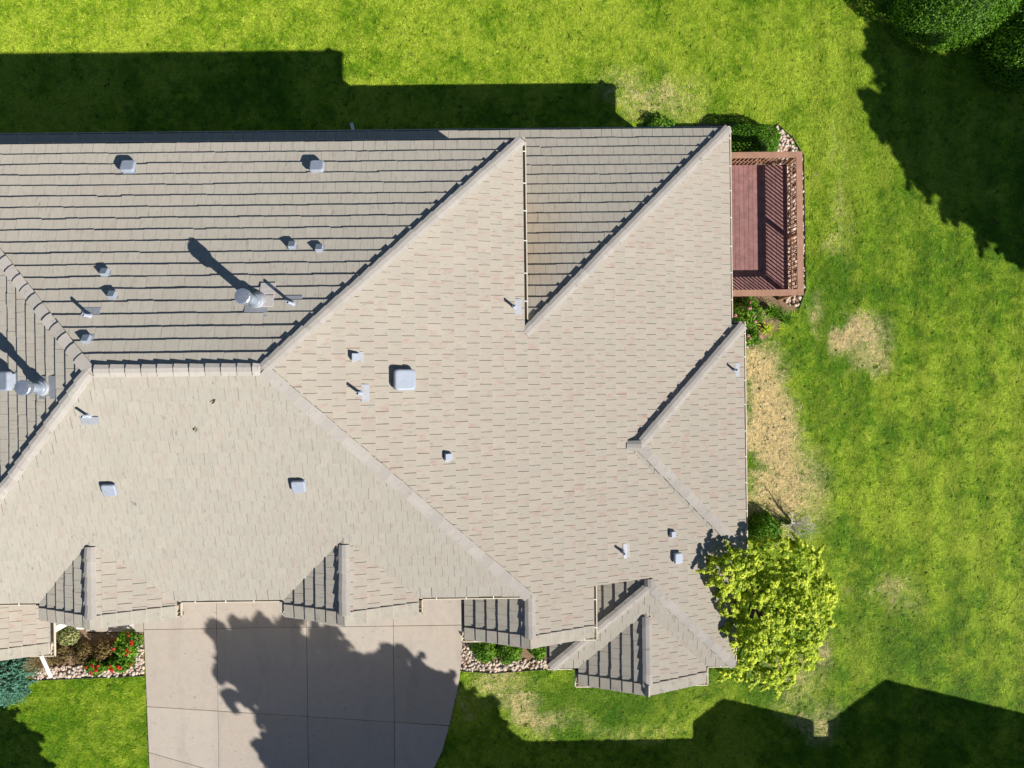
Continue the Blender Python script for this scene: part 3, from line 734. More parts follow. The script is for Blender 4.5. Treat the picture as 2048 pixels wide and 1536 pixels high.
a = gm.attributes.new('gcol', 'FLOAT_COLOR', 'POINT'); a.data.foreach_set('color', np.column_stack([col, np.ones(len(gx))]).astype(np.float32).ravel())
a = gm.attributes.new('size', 'FLOAT', 'POINT'); a.data.foreach_set('value', size.astype(np.float32))
a = gm.attributes.new('spin', 'FLOAT', 'POINT'); a.data.foreach_set('value', RNG.uniform(0, 6.283, len(gx)).astype(np.float32))
tufts = bpy.data.collections.new('grass_tufts')
for k in range(6):
    rg = np.random.default_rng(50 + k); V, F, Tn = [], [], []
    for b in range(15):
        ang = rg.uniform(0, 6.28); r0 = .06*math.sqrt(rg.uniform(0, 1)); L = rg.uniform(.055, .095); lean = rg.uniform(.75, 1.4); wd = rg.uniform(.008, .013)
        ox, oy = r0*math.cos(ang*1.7 + b), r0*math.sin(ang*1.7 + b); dx, dy = math.cos(ang), math.sin(ang); i = len(V)
        m1 = (ox + dx*L*.5*math.sin(lean*.6), oy + dy*L*.5*math.sin(lean*.6), L*.5*math.cos(lean*.6)); tip = (m1[0] + dx*L*.5*math.sin(lean*1.3), m1[1] + dy*L*.5*math.sin(lean*1.3), m1[2] + L*.5*math.cos(lean*1.3))
        px, py = -dy*wd, dx*wd
        V += [(ox - px, oy - py, 0), (ox + px, oy + py, 0), (m1[0] + px*.8, m1[1] + py*.8, m1[2]), (m1[0] - px*.8, m1[1] - py*.8, m1[2]), tip]
        F += [(i, i+1, i+2, i+3), (i+3, i+2, i+4)]; tn = rg.uniform(0, 1); Tn += [tn, tn]
    o = bpy.data.objects.new('grass_tuft', mesh('grass_tuft', V, F, M['grass'], tone=Tn)); tufts.objects.link(o)
lawn = link('lawn', gm); tag(lawn, 'mown green lawn with dry straw-coloured patches around the house', 'grass', kind='stuff')
ng = bpy.data.node_groups.new('lawn_nodes', 'GeometryNodeTree')
ng.interface.new_socket('Geometry', in_out='INPUT', socket_type='NodeSocketGeometry'); ng.interface.new_socket('Geometry', in_out='OUTPUT', socket_type='NodeSocketGeometry')
gi = ng.nodes.new('NodeGroupInput'); go = ng.nodes.new('NodeGroupOutput'); ip = ng.nodes.new('GeometryNodeInstanceOnPoints'); ci = ng.nodes.new('GeometryNodeCollectionInfo')
ci.inputs[0].default_value = tufts; ci.inputs['Separate Children'].default_value = True; ci.inputs['Reset Children'].default_value = True
ip.inputs['Pick Instance'].default_value = True
a1 = ng.nodes.new('GeometryNodeInputNamedAttribute'); a1.data_type = 'FLOAT'; a1.inputs[0].default_value = 'size'
a2 = ng.nodes.new('GeometryNodeInputNamedAttribute'); a2.data_type = 'FLOAT'; a2.inputs[0].default_value = 'spin'
cx = ng.nodes.new('ShaderNodeCombineXYZ'); rt = ng.nodes.new('FunctionNodeEulerToRotation')
L_ = ng.links.new
L_(gi.outputs[0], ip.inputs['Points']); L_(ci.outputs[0], ip.inputs['Instance']); L_(a1.outputs[0], ip.inputs['Scale']); L_(a2.outputs[0], cx.inputs[2]); L_(cx.outputs[0], rt.inputs[0]); L_(rt.outputs[0], ip.inputs['Rotation']); L_(ip.outputs[0], go.inputs[0])
md = lawn.modifiers.new('blades', 'NODES'); md.node_group = ng

# ------------------------------------------------------------------ deck
dk = empty('deck', (8, 4.7, 0)); tag(dk, 'reddish brown wooden deck with slatted railing against the east wall', 'deck')
def dpart(mb, name, mat): mb.v = [(x - 8, y - 4.7, z) for x, y, z in mb.v]; return mb.obj(name, mat, dk)
DX0, DX1, DY0, DY1, DZ, RZ = 6.15, 9.0, 2.68, 6.78, .9, 1.75
x = DX0; bw = .139
while x < DX1 - .05:
    dpart(MB().box(x, min(x + bw, DX1), DY0 + random.uniform(-.004, .004), DY1 + random.uniform(-.004, .004), DZ - .035, DZ + random.uniform(-.002, .002)), 'deck_board', M['deck']); x += bw + .007
dpart(MB().box(DX0, DX1 - .02, DY0 + .02, DY0 + .06, DZ - .28, DZ - .037), 'rim_joist', M['rail']); dpart(MB().box(DX0, DX1 - .02, DY1 - .06, DY1 - .02, DZ - .28, DZ - .037), 'rim_joist', M['rail'])
dpart(MB().box(DX1 - .06, DX1 - .021, DY0 + .062, DY1 - .062, DZ - .28, DZ - .037), 'rim_joist', M['rail'])
cz0, cz1 = RZ - .04, RZ
dpart(MB().box(DX1 - .05, DX1 + .14, DY0 - .15, DY1 + .15, cz0, cz1), 'rail_cap', M['rail'])
dpart(MB().box(DX0 + .1, DX1 - .053, DY0 - .15, DY0 + .03, cz0, cz1 - .002), 'rail_cap', M['rail']); dpart(MB().box(DX0 + .1, DX1 - .053, DY1 - .03, DY1 + .15, cz0, cz1 - .002), 'rail_cap', M['rail'])
for zz in (DZ + .09, RZ - .13):
    dpart(MB().box(DX1 + .045, DX1 + .085, DY0, DY1, zz, zz + .085), 'rail', M['rail'])
    for yy in (DY0 - .06, DY1 + .06): dpart(MB().box(DX0 + .1, DX1, yy - .02, yy + .02, zz, zz + .085), 'rail', M['rail'])
bme = mesh('baluster', *(lambda q: (q.v, q.f))(MB().box(-.016, .016, -.016, .016, 0, RZ - DZ - .06)), M['rail'])
y = DY0 + .08
while y < DY1: link('baluster', bme, dk, (DX1 + .022 - 8, y - 4.7, DZ + .02)); y += .128
for yy, sg in ((DY0 - .06, 1), (DY1 + .06, -1)):
    x = DX0 + .15
    while x < DX1: link('baluster', bme, dk, (x - 8, yy + sg*.04 - 4.7, DZ + .02)); x += .128
for px, py in ((DX1 + .03, DY0 - .06), (DX1 + .03, DY1 + .06), (DX1 + .03, 4.45), (DX0 + .15, DY0 - .06), (DX0 + .15, DY1 + .06)):
    dpart(MB().box(px - .048, px + .048, py - .048, py + .048, -.1, RZ - .042), 'post', M['rail'])

# ------------------------------------------------------------------ drain pipes
def drain(a, b, r, label):
    a, b = Vector(a), Vector(b); o = MB().tube([a, b], [r, r], 14, False); 
    o.tube([b - (b - a).normalized()*.01, b + (b - a).normalized()*.01], [r*1.15, r*1.15], 14, False)
    t_ = o.obj('drain_pipe', M['white'], None, True); tag(t_, label, 'pipe')
    q = MB().tube([b - (b - a).normalized()*.05, b - (b - a).normalized()*.049], [r*.98, r*.98], 14, True).obj('pipe_mouth', M['black'], t_)
drain((-4.65, 7.1, .35), (-4.97, 8.48, .14), .055, 'white drain pipe poking out under the north eave over shaded lawn')
drain((-15.25, -8.3, .5), (-15.05, -9.5, .10), .06, 'white downspout pipe running over the stones of the rose bed')

# ------------------------------------------------------------------ foliage builders
def leaves(pts, nrm, size, asp, rg, tone, fold=.0):
    """one diamond leaf (two triangles) per point"""
    n = len(pts); nrm = nrm/np.maximum(np.linalg.norm(nrm, axis=1, keepdims=True), 1e-6)
    r = rg.normal(size=(n, 3)); t1 = np.cross(nrm, r); t1 /= np.maximum(np.linalg.norm(t1, axis=1, keepdims=True), 1e-6); t2 = np.cross(nrm, t1)
    s = (size*rg.uniform(.7, 1.3, n))[:, None]
    v = np.stack([pts - t1*s, pts + t2*s*asp + nrm*s*fold, pts + t1*s, pts - t2*s*asp + nrm*s*fold], 1).reshape(-1, 3)
    idx = np.arange(n*4).reshape(-1, 4); f = np.concatenate([idx[:, [0, 1, 2]], idx[:, [0, 2, 3]]], 0)
    return v, f, np.concatenate([tone, tone])
def tri_mesh(name, v, f, mat, tone):
    me = bpy.data.meshes.new(name); me.vertices.add(len(v)); me.vertices.foreach_set('co', v.astype(np.float32).ravel())
    me.loops.add(len(f)*3); me.loops.foreach_set('vertex_index', f.astype(np.int32).ravel()); me.polygons.add(len(f)); me.polygons.foreach_set('loop_start', np.arange(0, len(f)*3, 3, dtype=np.int32))
    me.materials.append(mat); a = me.attributes.new('tone', 'FLOAT', 'FACE'); a.data.foreach_set('value', tone.astype(np.float32)); me.update(calc_edges=True); me.validate(); return me
def sphere_dirs(n, rg):
    d = rg.normal(size=(n, 3)); return d/np.linalg.norm(d, axis=1, keepdims=True)
def lobes_points(lobes, n, rg, skin=.25, up=-1.0):
    """points near the surfaces of a union of ellipsoid lobes (cx,cy,cz,rx,ry,rz)"""
    P_, D_, R_ = [], [], []; ar = np.array([l[3]*l[4] + l[3]*l[5] for l in lobes]); cnt = np.maximum((ar/ar.sum()*n*1.5).astype(int), 7)
    L_ = np.array(lobes)
    for l, c in zip(lobes, cnt):
        d = sphere_dirs(c, rg); d = d[d[:, 2] > up]; r = 1 - skin*rg.uniform(0, 1, len(d))**1.5
        p = np.array(l[:3]) + d*r[:, None]*np.array(l[3:6]); k = np.ones(len(p), bool)
        for m in lobes:
            if m is l: continue
            k &= (((p - np.array(m[:3]))/np.array(m[3:6]))**2).sum(1) > .72
        P_.append(p[k]); D_.append(d[k]); R_.append(np.full(int(k.sum()), min(1.0, l[3]*1.25)))
    return np.concatenate(P_), np.concatenate(D_), np.concatenate(R_)
def clump_crown(name, lobes, n_cl, per, cl_r, leaf, asp, mat, parent, seed, skin=.25, up=-1.0, jitter=.6, spray=0):
    rg = np.random.default_rng(seed); c, d, rs = lobes_points(lobes, n_cl, rg, skin, up); m = len(c)
    rr = cl_r*rg.uniform(.55, 1.25, m)*rs
    if spray:
        ec, er = [], []
        for l in lobes:
            for k in range(spray):
                a = rg.uniform(0, 6.28); z = rg.uniform(-.5, .5)*l[5]; reach = rg.uniform(.25, 1.1)*min(1.0, l[3])*(1 if l[3] > .7 else .7)
                for s_ in np.linspace(.0, 1, 6):
                    q_ = l[3]*.92 + reach*s_; ec.append((l[0] + q_*math.cos(a + s_*.15), l[1] + q_*math.sin(a + s_*.15), l[2] + z - .15*s_)); er.append((.27 - .20*s_)*rg.uniform(.7, 1.25)*min(1, l[3] + .2)*(1 if cl_r > .2 else .6))
        ec = np.array(ec); c = np.concatenate([c, ec]); d = np.concatenate([d, np.tile([[0, 0, 1.0]], (len(ec), 1))]); rr = np.concatenate([rr, er]); m = len(c)
    q = sphere_dirs(m*per, rg); base = np.repeat(d*.6 + np.array([0, 0, .55]), per, 0)
    q = q + base*.9; q /= np.linalg.norm(q, axis=1, keepdims=True)
    pts = np.repeat(c, per, 0) + q*np.repeat(rr, per)[:, None]*rg.uniform(.35, 1.0, m*per)[:, None]
    tone = np.clip(np.repeat(rg.uniform(.15, .85, m), per) + rg.normal(0, .2, m*per), 0, 1)
    v, f, t_ = leaves(pts, q*.7 + np.array([.3, -.22, .75]) + rg.normal(size=q.shape)*jitter, leaf, asp, rg, tone, .12)
    return link(name, tri_mesh(name, v, f, mat, t_), parent)
def branches(base, top, r, tips, rg, rb=.03):
    mb = MB(); base, top = Vector(base), Vector(top); mid = base.lerp(top, .5) + Vector((rg.normal(0, .06), rg.normal(0, .06), 0))
    mb.tube([base, mid, top], [r, r*.8, r*.55], 9)
    for t_ in tips:
        s = base.lerp(top, rg.uniform(.45, .98)); t_ = Vector(t_); m = s.lerp(t_, .5) + Vector((rg.normal(0, .1), rg.normal(0, .1), .12))
        mb.tube([s, m, t_], [r*.45, r*.3, r*.08], 6)
    return mb
def bush(name, loc, rx, ry, h, n, leaf, asp, mat, label, cat, seed, group=None, stems=5, low=.0, jit=.9):
    """rounded shrub: stems plus a skin of small leaves"""
    rg = np.random.default_rng(seed); t_ = empty(name, (*loc, 0)); tag(t_, label, cat, group)
    d = sphere_dirs(n, rg); d[:, 2] = np.abs(d[:, 2])*1.0 - low; r = 1 - .45*rg.uniform(0, 1, n)**2
    lump = 1 + .16*np.sin(d[:, 0]*5.1 + seed) * np.cos(d[:, 1]*4.3 + seed*2) + .08*np.sin(d[:, 0]*11 + d[:, 1]*13)
    p = d*(r*lump)[:, None]*np.array([rx, ry, h]); tone = np.clip(.5 + .3*np.sin(p[:, 0]*9 + p[:, 1]*7 + seed) + rg.normal(0, .25, n), 0, 1)
    v, f, tn = leaves(p, d + rg.normal(size=d.shape)*jit, leaf, asp, rg, tone, .1)
    link('foliage', tri_mesh('foliage', v, f, mat, tn), t_)
    mb = MB()
    for k in range(stems):
        a = k*6.28/stems + rg.uniform(0, .8); mb.tube([(0, 0, -.04), (rx*.3*math.cos(a), ry*.3*math.sin(a), h*.45), (rx*.62*math.cos(a), ry*.62*math.sin(a), h*.78)], [.014, .011, .004], 5)
    mb.obj('stem', M['bark'], t_); return t_
def flower_mesh(name, r, mat, seed):
    rg = np.random.default_rng(seed); n = 14; d = sphere_dirs(n, rg); d[:, 2] = np.abs(d[:, 2]) + .3; p = d*r*.5
    v, f, tn = leaves(p, d + rg.normal(size=d.shape)*.3, r*.62, .8, rg, rg.uniform(0, 1, n), .2); return tri_mesh(name, v, f, mat, tn)
FL_R = flower_mesh('flower', .065, M['red'], 1); FL_P = flower_mesh('flower', .06, M['pink'], 2)
def flowers(t_, me, n, rx, ry, h, seed):
    rg = random.Random(seed)
    for k in range(n):
        a = rg.uniform(0, 6.28); q = rg.uniform(.25, .98); o = link('flower', me, t_, (rx*q*math.cos(a), ry*q*math.sin(a), h*(math.sqrt(max(0, 1.1 - q*q)) + .03))); s = rg.uniform(.7, 1.15); o.scale = (s, s, s); o.rotation_euler = (rg.uniform(-.5, .5), rg.uniform(-.5, .5), rg.uniform(0, 6))
def blades(name, loc, n, L, wd, mat, label, cat, seed, spread=1.0, group=None):
    """clump of arching strap leaves"""
    rg = np.random.default_rng(seed); t_ = empty(name, (*loc, 0)); tag(t_, label, cat, group); V, F, Tn = [], [], []
    for k in range(n):
        a = rg.uniform(0, 6.28); l = L*rg.uniform(.6, 1.15); lean = rg.uniform(.15, 1.25)*spread; p = Vector((rg.normal(0, .06), rg.normal(0, .06), -.02)); dx, dy = math.cos(a), math.sin(a); i = len(V); S_ = 5
        for s in range(S_):
            w_ = wd*(1 - (s/(S_-1))**2*.95); V += [(p.x - dy*w_, p.y + dx*w_, p.z), (p.x + dy*w_, p.y - dx*w_, p.z)]
            th = lean*(.4 + .45*s); p = p + Vector((dx*math.sin(th), dy*math.sin(th), math.cos(th)))*l/(S_-1); p.z = max(p.z, .02)
        F += [(i+2*s, i+2*s+1, i+2*s+3, i+2*s+2) for s in range(S_-1)]; Tn += [rg.uniform(0, 1)]*(S_-1)
    link('blade_clump', mesh('blade_clump', V, F, mat, tone=Tn), t_)
    MB().tube([(0, 0, -.05), (0, 0, .05)], [.07, .04], 8).obj('root_crown', M['bark'], t_); return t_

# lime tree at the south-east corner
rg = np.random.default_rng(11)
tr = empty('lime_tree', (7.75, -7.05, 0)); tag(tr, 'bright yellow-green leafy tree overhanging the south-east corner of the roof', 'tree')
LB = [(7.45, -6.6, 2.8, .95, 1.0, .9), (6.2, -5.5, 3.55, .6, .55, .5), (6.7, -5.2, 3.5, .4, .4, .4), (8.5, -5.4, 2.8, .65, .6, .7), (9.0, -6.35, 2.7, .55, .65, .7), (8.5, -7.5, 2.75, .7, .55, .75), (7.75, -8.65, 2.3, .6, .5, .55), (6.9, -8.05, 2.6, .58, .5, .55), (7.5, -5.05, 3.2, .55, .5, .55), (6.3, -6.4, 3.25, .38, .45, .35), (8.2, -9.1, 1.9, .5, .38, .45), (6.55, -7.35, 3.05, .4, .42, .4), (9.2, -7.25, 2.3, .4, .45, .5), (7.9, -5.9, 3.5, .55, .5, .5), (7.15, -7.3, 3.45, .5, .5, .5), (8.3, -6.7, 3.45, .45, .45, .45), (6.7, -8.8, 2.1, .45, .33, .4), (8.85, -8.3, 2.1, .48, .48, .5), (7.1, -5.9, 3.6, .4, .4, .4)]
LB = [(x_ - 7.75, y_ + 7.05, z_, *(k*.92 for k in q)) for x_, y_, z_, *q in LB]
clump_crown('crown', LB, 1350, 36, .13, .038, .66, M['lime'], tr, 12, .30, -.35, .4, 9)
branches((0, 0, -.1), (-.15, .1, 2.2), .12, [(l[0], l[1], l[2]) for l in LB], rg).obj('trunk', M['bark'], tr, True)

# grey dead twigs and a dark shrub behind the tree
tw = MB(); rg = random.Random(5)
for k in range(34):
    a = rg.uniform(0, 6.28); e = Vector((math.cos(a)*rg.uniform(.2, .55), math.sin(a)*rg.uniform(.2, .5), rg.uniform(.35, .9))); m_ = e*.5 + Vector((rg.gauss(0, .05), rg.gauss(0, .05), .1)); tw.tube([(0, 0, -.03), m_, e], [.016, .012, .005], 5)
    for j in range(3):
        f2 = e + Vector((rg.gauss(0, .14), rg.gauss(0, .14), rg.gauss(.05, .08))); tw.tube([m_.lerp(e, rg.uniform(.2, .9)), f2], [.009, .004], 4)
o = tw.obj('dead_bush', M['twig'], None, False, (9.4, -4.85, 0)); tag(o, 'bare grey dead bush of thin twigs beside the yellow-green tree', 'bush')
bush('shrub', (8.35, -4.95), .55, .55, .9, 2600, .045, .6, M['green'], 'dark green shrub between the tree and the east wall', 'shrub', 21)
bush('shrub', (7.55, -4.25), .22, .35, .5, 500, .04, .6, M['lime'], 'small yellow-green plant close under the east gutter', 'shrub', 22)

# clipped evergreens, north-east
def mound(name, loc, rx, ry, h, n, leaf, label, seed, zoff=0.0):
    rg = np.random.default_rng(seed); t_ = empty(name, (*loc, 0)); tag(t_, label, 'shrub')
    d = sphere_dirs(n, rg); d[:, 2] = np.abs(d[:, 2]) - .12; r = 1 - .10*rg.uniform(0, 1, n)
    sq = (np.abs(d)**3.2).sum(1)**(-1/3.2); p = d*(r*sq*(1 + .035*np.sin(d[:, 0]*9 + 1) * np.sin(d[:, 1]*8)))[:, None]*np.array([rx, ry, h])
    tone = np.clip(.5 + rg.normal(0, .28, n), 0, 1); v, f, tn = leaves(p, d + rg.normal(size=d.shape)*.75, leaf, .5, rg, tone, .1)
    link('foliage', tri_mesh('foliage', v, f, M['dark'], tn), t_)
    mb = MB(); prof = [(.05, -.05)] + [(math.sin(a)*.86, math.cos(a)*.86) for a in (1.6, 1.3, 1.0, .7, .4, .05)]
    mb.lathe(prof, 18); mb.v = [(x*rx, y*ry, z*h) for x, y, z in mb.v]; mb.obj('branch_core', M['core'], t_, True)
mound('clipped_shrub', (14.4, 12.2), 1.75, 1.55, 2.7, 26000, .04, 'large clipped evergreen shrub half in sun at the top edge', 31)
mound('clipped_shrub', (17.3, 10.9), 1.65, 1.6, 2.2, 22000, .04, 'large clipped evergreen shrub wholly in shade at the right edge', 32)
mound('clipped_hedge', (8.0, 7.75), 1.0, .5, .85, 9000, .03, 'dark green clipped hedge between the deck and the north corner', 33)
bush('shrub', (5.15, 8.35), .45, .25, .5, 900, .035, .6, M['green'], 'small dark shrub under the north eave at the shadow edge', 'shrub', 34)

# plants south of the deck
t_ = bush('rose_bush', (7.85, 2.1), .55, .55, .75, 1500, .05, .65, M['green'], 'leafy rose bush with pink flowers beside the deck and wall', 'bush', 41); flowers(t_, FL_P, 7, .55, .55, .75, 3)
t_ = bush('rose_bush', (8.0, 1.35), .4, .3, .5, 700, .05, .65, M['green'], 'low rose bush with pink flowers at the bump-out corner', 'bush', 42); flowers(t_, FL_P, 6, .4, .3, .5, 5)
blades('perennial', (8.75, 2.2), 90, .6, .017, M['green'], 'spiky perennial with long narrow leaves south of the deck', 'plant', 43)
blades('perennial', (9.2, 1.95), 80, .5, .014, M['green'], 'spiky perennial at the outer end of the bed south of the deck', 'plant', 44)
blades('perennial', (8.6, 1.6), 70, .45, .014, M['lime'], 'low yellow-green grassy perennial nearest the lawn by the deck bed', 'plant', 45)

# rose bed by the driveway
for i, (px, py, rx, ry, h, nf, lab) in enumerate([(-12.5, -8.5, .42, .5, .55, 9, 'red rose bush nearest the walkway beside the driveway'), (-13.45, -9.1, .45, .28, .5, 9, 'red rose bush at the front edge of the stones, left one'), (-12.75, -9.05, .42, .32, .5, 7, 'red rose bush at the front edge of the stones by the driveway')]):
    t_ = bush('rose_bush', (px, py), rx, ry, h, 750, .05, .65, M['green'], lab, 'bush', 51 + i); flowers(t_, FL_R, nf, rx, ry, h, 8 + i)
for i, (px, py, r_, lab) in enumerate([(-14.75, -8.75, .32, 'round brown shrub next to the porch roof corner'), (-13.95, -8.7, .36, 'round brown shrub in the middle of the rose bed'), (-13.22, -8.62, .34, 'round brown shrub behind the two front rose bushes')]):
    bush('barberry', (px, py), r_, r_, .55, 1500, .03, .6, M['brown'], lab, 'shrub', 61 + i)
pp = empty('potted_plant', (-14.3, -8.05, 0)); tag(pp, 'pale yellow-green plant in a dark pot at the walkway end', 'plant')
MB().lathe([(0, 0), (.15, 0), (.2, .32), (.215, .34), (.19, .34), (.18, .3), (0, .3)], 18).obj('pot', M['pot'], pp, True)
rg = np.random.default_rng(9); d = sphere_dirs(700, rg); d[:, 2] = np.abs(d[:, 2]); p = d*np.array([.34, .34, .32])*(1 - .4*rg.uniform(0, 1, (700, 1))**2) + np.array([0, 0, .33])
v, f, tn = leaves(p, d + rg.normal(size=d.shape)*.8, .045, .6, rg, np.clip(rg.normal(.5, .3, 700), 0, 1)); link('foliage', tri_mesh('foliage', v, f, M['potleaf'], tn), pp)
blades('ornamental_grass', (-15.45, -9.0), 240, .62, .007, M['straw'], 'dry tan ornamental grass clump beside the downspout pipe', 'grass', 71, 1.1)
t_ = empty('juniper', (-16.5, -9.4, 0)); tag(t_, 'blue-green spreading juniper at the left edge below the porch', 'shrub')
rg = np.random.default_rng(72); m_ = 800; ang = rg.uniform(0, 6.28, m_); q = np.sqrt(rg.uniform(0, 1, m_)); cp = np.column_stack([q*np.cos(ang)*.85, q*np.sin(ang)*.78, .55*(1 - q**2) + .12])
out = np.column_stack([np.cos(ang)*q, np.sin(ang)*q, .5 - .3*q]); per = 26; k = rg.uniform(0, 1, (m_*per, 1))
pts = np.repeat(cp, per, 0) + np.repeat(out, per, 0)*k*.28 + rg.normal(size=(m_*per, 3))*.022*(1.3 - k)
v, f, tn = leaves(pts, rg.normal(size=pts.shape) + np.array([0, 0, .6]), .042, .34, rg, np.clip(np.repeat(rg.uniform(0, 1, m_), per)*.6 + k[:, 0]*.4, 0, 1)); link('foliage', tri_mesh('foliage', v, f, M['juniper'], tn), t_)
mb = MB()
for j in range(9): a = j*.7; mb.tube([(0, 0, -.05), (math.cos(a)*.4, math.sin(a)*.35, .3), (math.cos(a)*.75, math.sin(a)*.65, .25)], [.03, .02, .008], 6)
mb.obj('stem', M['bark'], t_)

# bed between the driveway and the low hip
for i, (px, py, r_, lab) in enumerate([(-.83, -8.75, .43, 'bright green shrub nearest the driveway in the stone bed'), (.0, -8.78, .45, 'bright green shrub in the middle of the stone bed'), (.95, -8.7, .38, 'bright green shrub tucked against the low hip roof corner')]):
    bush('shrub', (px, py), r_, r_*1.1, .6, 2200, .04, .5, M['green'], lab, 'shrub', 81 + i)

# leaves fallen on the roof
for px, py, s_, rz, lab, mt in [(-6.503, -.374, .07, .9, 'brown dry leaf lying on the south roof slope near the ridge', 'brown'), (-7.017, -.998, .09, 1.3, 'olive leaf lying on the south roof slope below the dry leaf', 'olive'), (-8.826, -2.77, .10, 2.2, 'greyish curled leaf beside the box vent on the south slope', 'greyleaf')]:
    z = ZU + P*(py - YS) + .085
    V = [(-s_, 0, .0), (-.3*s_, .35*s_, .02), (.5*s_, .25*s_, .025), (s_*1.1, 0, .005), (.5*s_, -.25*s_, .02), (-.3*s_, -.35*s_, .025), (0, 0, .0)]
    o = link('fallen_leaf', mesh('fallen_leaf', V, [(0, 6, 1), (1, 6, 2), (2, 6, 3), (3, 6, 4), (4, 6, 5), (5, 6, 0)], M[mt], tone=[.1]*6), None, (px, py, z)); o.rotation_euler = (math.atan(P), 0, rz); tag(o, lab, 'leaf')

for o in list(bpy.data.objects):
    k = o.name.split('.')[0]
    if 'category' in o and 'group' not in o:
        g_ = {'barberry': 'round brown shrubs in the rose bed', 'fallen_leaf': 'leaves fallen on the roof', 'drain_pipe': 'white drain pipes', 'bed_edging': 'metal edgings of the beds', 'clipped_shrub': 'large clipped evergreens in the corner', 'perennial': 'spiky perennials by the deck', 'shrub': 'small green shrubs around the house'}.get(k)
        if k == 'rose_bush': g_ = 'red rose bushes by the driveway' if o.location.x < 0 else 'pink rose bushes by the deck'
        if k == 'shrub' and -2 < o.location.x < 2: g_ = 'green shrubs in the stone bed'
        if g_: o['group'] = g_

# ------------------------------------------------------------------ surroundings outside the frame whose shade falls into it
SX, SY = 1.0809, -.8693
def shade_tree(name, base, groups, label, seed, n=900, per=26, cl=.36, leaf=.085):
    """crown given as lobes: (shadow centre x, y, height, radius, vertical radius)"""
    t_ = empty(name, (*base, 0)); tag(t_, label, 'tree'); lb = []
    for x, y, z, r, rv in groups: lb.append((x + SX*z - base[0], y + SY*z - base[1], z, r*.84, r*.84, rv*.84))
    clump_crown('crown', lb, n, per, cl, leaf, .6, M['shade'], t_, seed, .6, -1.0, .6, 11)
    rg = np.random.default_rng(seed); h = max(l[2] for l in lb); branches((0, 0, -.2), (np.mean([l[0] for l in lb])*.5, np.mean([l[1] for l in lb])*.5, h*.8), .22, [l[:3] for l in lb], rg).obj('trunk', M['bark'], t_, True)
shade_tree('maple_tree', (1.0, -16.5), [(-8.57, -8.95, 8.2, 1.0, .45), (-7.58, -8.77, 8.4, .9, .4), (-6.27, -9.2, 8, 1.0, .45), (-6.94, -10.43, 7.6, 1.45, .6), (-4.88, -10.21, 7.4, 1.2, .5), (-4.13, -9.56, 7.2, .65, .3), (-3.4, -10.48, 6.6, 1.1, .5), (-2.34, -11.0, 5.8, 1.0, .45),
    (-5.64, -11.77, 6.6, 1.7, .8), (-3.83, -11.97, 6, 1.4, .6), (-6.97, -12.25, 6.8, 1.1, .5), (-6.33, -13.58, 6, 1.4, .6), (-4.35, -13.78, 5.4, 1.57, .7), (-2.02, -12.16, 5, .9, .4), (-9.3, -8.6, 8.3, .34, .15), (-9.75, -8.0, 8.3, .22, .1), (-9.5, -9.5, 8.2, .2, .1), (-9.2, -10.3, 8, .22, .1), (-8.6, -10.2, 7.9, .3, .15), (-8.2, -11.95, 7.4, .24, .12), (-7.75, -11.6, 7.3, .35, .15),
    (-7.35, -7.85, 8.4, .2, .1), (-6.0, -8.2, 8, .22, .1), (-4.05, -8.85, 7.3, .2, .1), (-3.6, -8.95, 7.2, .2, .1), (-3.0, -9.4, 6.8, .2, .1), (-2.35, -9.8, 6.2, .2, .1)],
    'large leafy tree south of the driveway casting its shade on the slabs', 91, 1900, 24, .30, .085)
shade_tree('ash_tree', (3.6, -17.4), [(-1.1, -11.18, 5.2, .68, .3), (-1.26, -10.65, 5.6, .3, .2), (-.62, -12.02, 4.6, .8, .35), (-1.53, -12.17, 4.8, .74, .35), (-.21, -12.85, 4.2, .83, .4), (-1.37, -13.16, 4.4, 1.0, .45)],
    'smaller leafy tree by the neighbouring house shading the lawn beside the driveway', 92, 800, 26, .24, .075)
shade_tree('elm_tree', (22.5, 2.0), [(13.37, 9.8, 7.6, .95, .4), (13.11, 8.61, 7.4, .75, .35), (12.44, 8.37, 7.2, .26, .15), (14.1, 7.48, 7, 1.05, .5), (13.1, 7.54, 7, .28, .15), (15.16, 6.23, 6.4, .9, .4), (16.15, 5.31, 6, .85, .4), (14.99, 5.36, 6, .25, .15), (14.61, 8.8, 6.6, 1.25, .5), (12.3, 10.6, 7.4, .3, .12), (13.04, 10.71, 7.2, .6, .25), (12.5, 11.3, 7.2, .4, .2), (13.95, 10.2, 7, .65, .3), (14.93, 10.0, 6.8, .6, .3), (16.1, 9.95, 6.4, .8, .35), (12.0, 9.3, 7.4, .2, .1), (12.2, 9.0, 7.3, .3, .12), (13.9, 6.4, 6.8, .25, .12), (16.6, 4.5, 6, .3, .15),
    (15.84, 7.63, 6, 1.6, .7), (17.16, 6.13, 5.4, 1.5, .7), (17.39, 4.39, 5, .85, .4), (17.27, 8.94, 6, 1.6, .7), (18.09, 7.44, 5.4, 1.8, .8)],
    'tall leafy tree east of the lawn casting the ragged shade at the right', 93, 2000, 24, .30, .085)
shade_tree('maple_tree', (-12.5, -16.0), [(-17.13, -11.59, 4.6, .95, .4), (-16.4, -11.93, 4.4, .66, .3), (-15.84, -12.6, 4, .7, .3), (-17.94, -11.09, 4.4, .95, .4), (-16.83, -12.92, 3.8, 1.1, .5), (-15.82, -11.58, 4.6, .23, .15)],
    'small leafy tree left of the driveway shading the corner of the front lawn', 94, 800, 26, .24, .075)

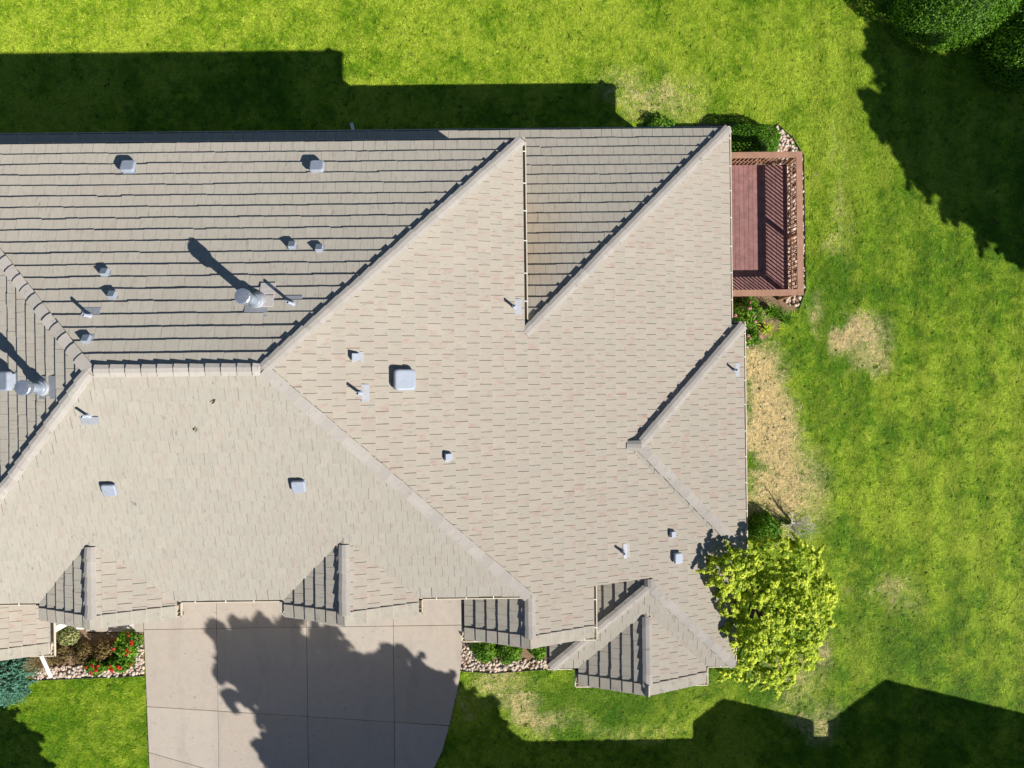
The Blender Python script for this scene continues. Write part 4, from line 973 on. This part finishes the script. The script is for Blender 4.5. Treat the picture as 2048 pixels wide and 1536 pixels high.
# neighbouring house to the south; its gables draw the straight-edged shade on the lawn
nh = empty('neighbour_house', (13, -20, 0)); tag(nh, 'neighbouring house with tile roof and two gables south of the lawn', 'house')
def npart(mb, name, mat): mb.v = [(x - 13, y + 20, z) for x, y, z in mb.v]; return mb.obj(name, mat, nh)
def gable_roof_ns(x0, x1, y0, y1, ze):
    xm = (x0 + x1)/2; zr = ze + P*(x1 - x0)/2; mb = MB()
    for sg, xa in ((1, x0), (-1, x1)):
        top = [(xa, y0, ze), (xm, y0, zr), (xm, y1, zr), (xa, y1, ze)]; mb.add(top + [(x, y, z - .12) for x, y, z in top], [(0, 1, 2, 3), (7, 6, 5, 4), (0, 4, 5, 1), (1, 5, 6, 2), (2, 6, 7, 3), (3, 7, 4, 0)])
    npart(mb, 'roof', M['palef'])
    m2 = MB(); pr = [(x0 + .4, 0), (x1 - .4, 0), (x1 - .4, ze), (xm, zr - .2), (x0 + .4, ze)]; ya = y1 - .4
    m2.add([(x, ya, z) for x, z in pr] + [(x, y0, z) for x, z in pr], [(0, 1, 2, 3, 4), (9, 8, 7, 6, 5)] + [(i, 5 + i, 5 + (i+1) % 5, (i+1) % 5) for i in range(5)]); npart(m2, 'gable_wall', M['siding'])
gable_roof_ns(9.25, 13.15, -18.6, -13.92, 3.0); gable_roof_ns(13.73, 21.07, -20, -14.04, 3.0)
mb = MB(); y0, y1, ym = -26.0, -14.5, -20.25; zr = 3 + P*(y1 - ym)
for ya in (y1, y0):
    top = [(3.62, ya, 3.0), (23, ya, 3.0), (23 - 5.7, ym, zr), (3.62 + 5.7, ym, zr)]; mb.add(top + [(x, y, z - .12) for x, y, z in top], [(0, 1, 2, 3), (7, 6, 5, 4), (0, 4, 5, 1), (1, 5, 6, 2), (2, 6, 7, 3), (3, 7, 4, 0)])
for xa, xb in ((3.62, 3.62 + 5.7), (23, 23 - 5.7)):
    top = [(xa, y0, 3.0), (xa, y1, 3.0), (xb, ym, zr)]; mb.add(top + [(x, y, z - .12) for x, y, z in top], [(0, 1, 2), (5, 4, 3), (0, 3, 4, 1), (1, 4, 5, 2), (2, 5, 3, 0)])
npart(mb, 'roof', M['palef']); npart(MB().box(4.1, 22.5, -25.5, -15.0, 0, 2.95), 'wall', M['siding'])
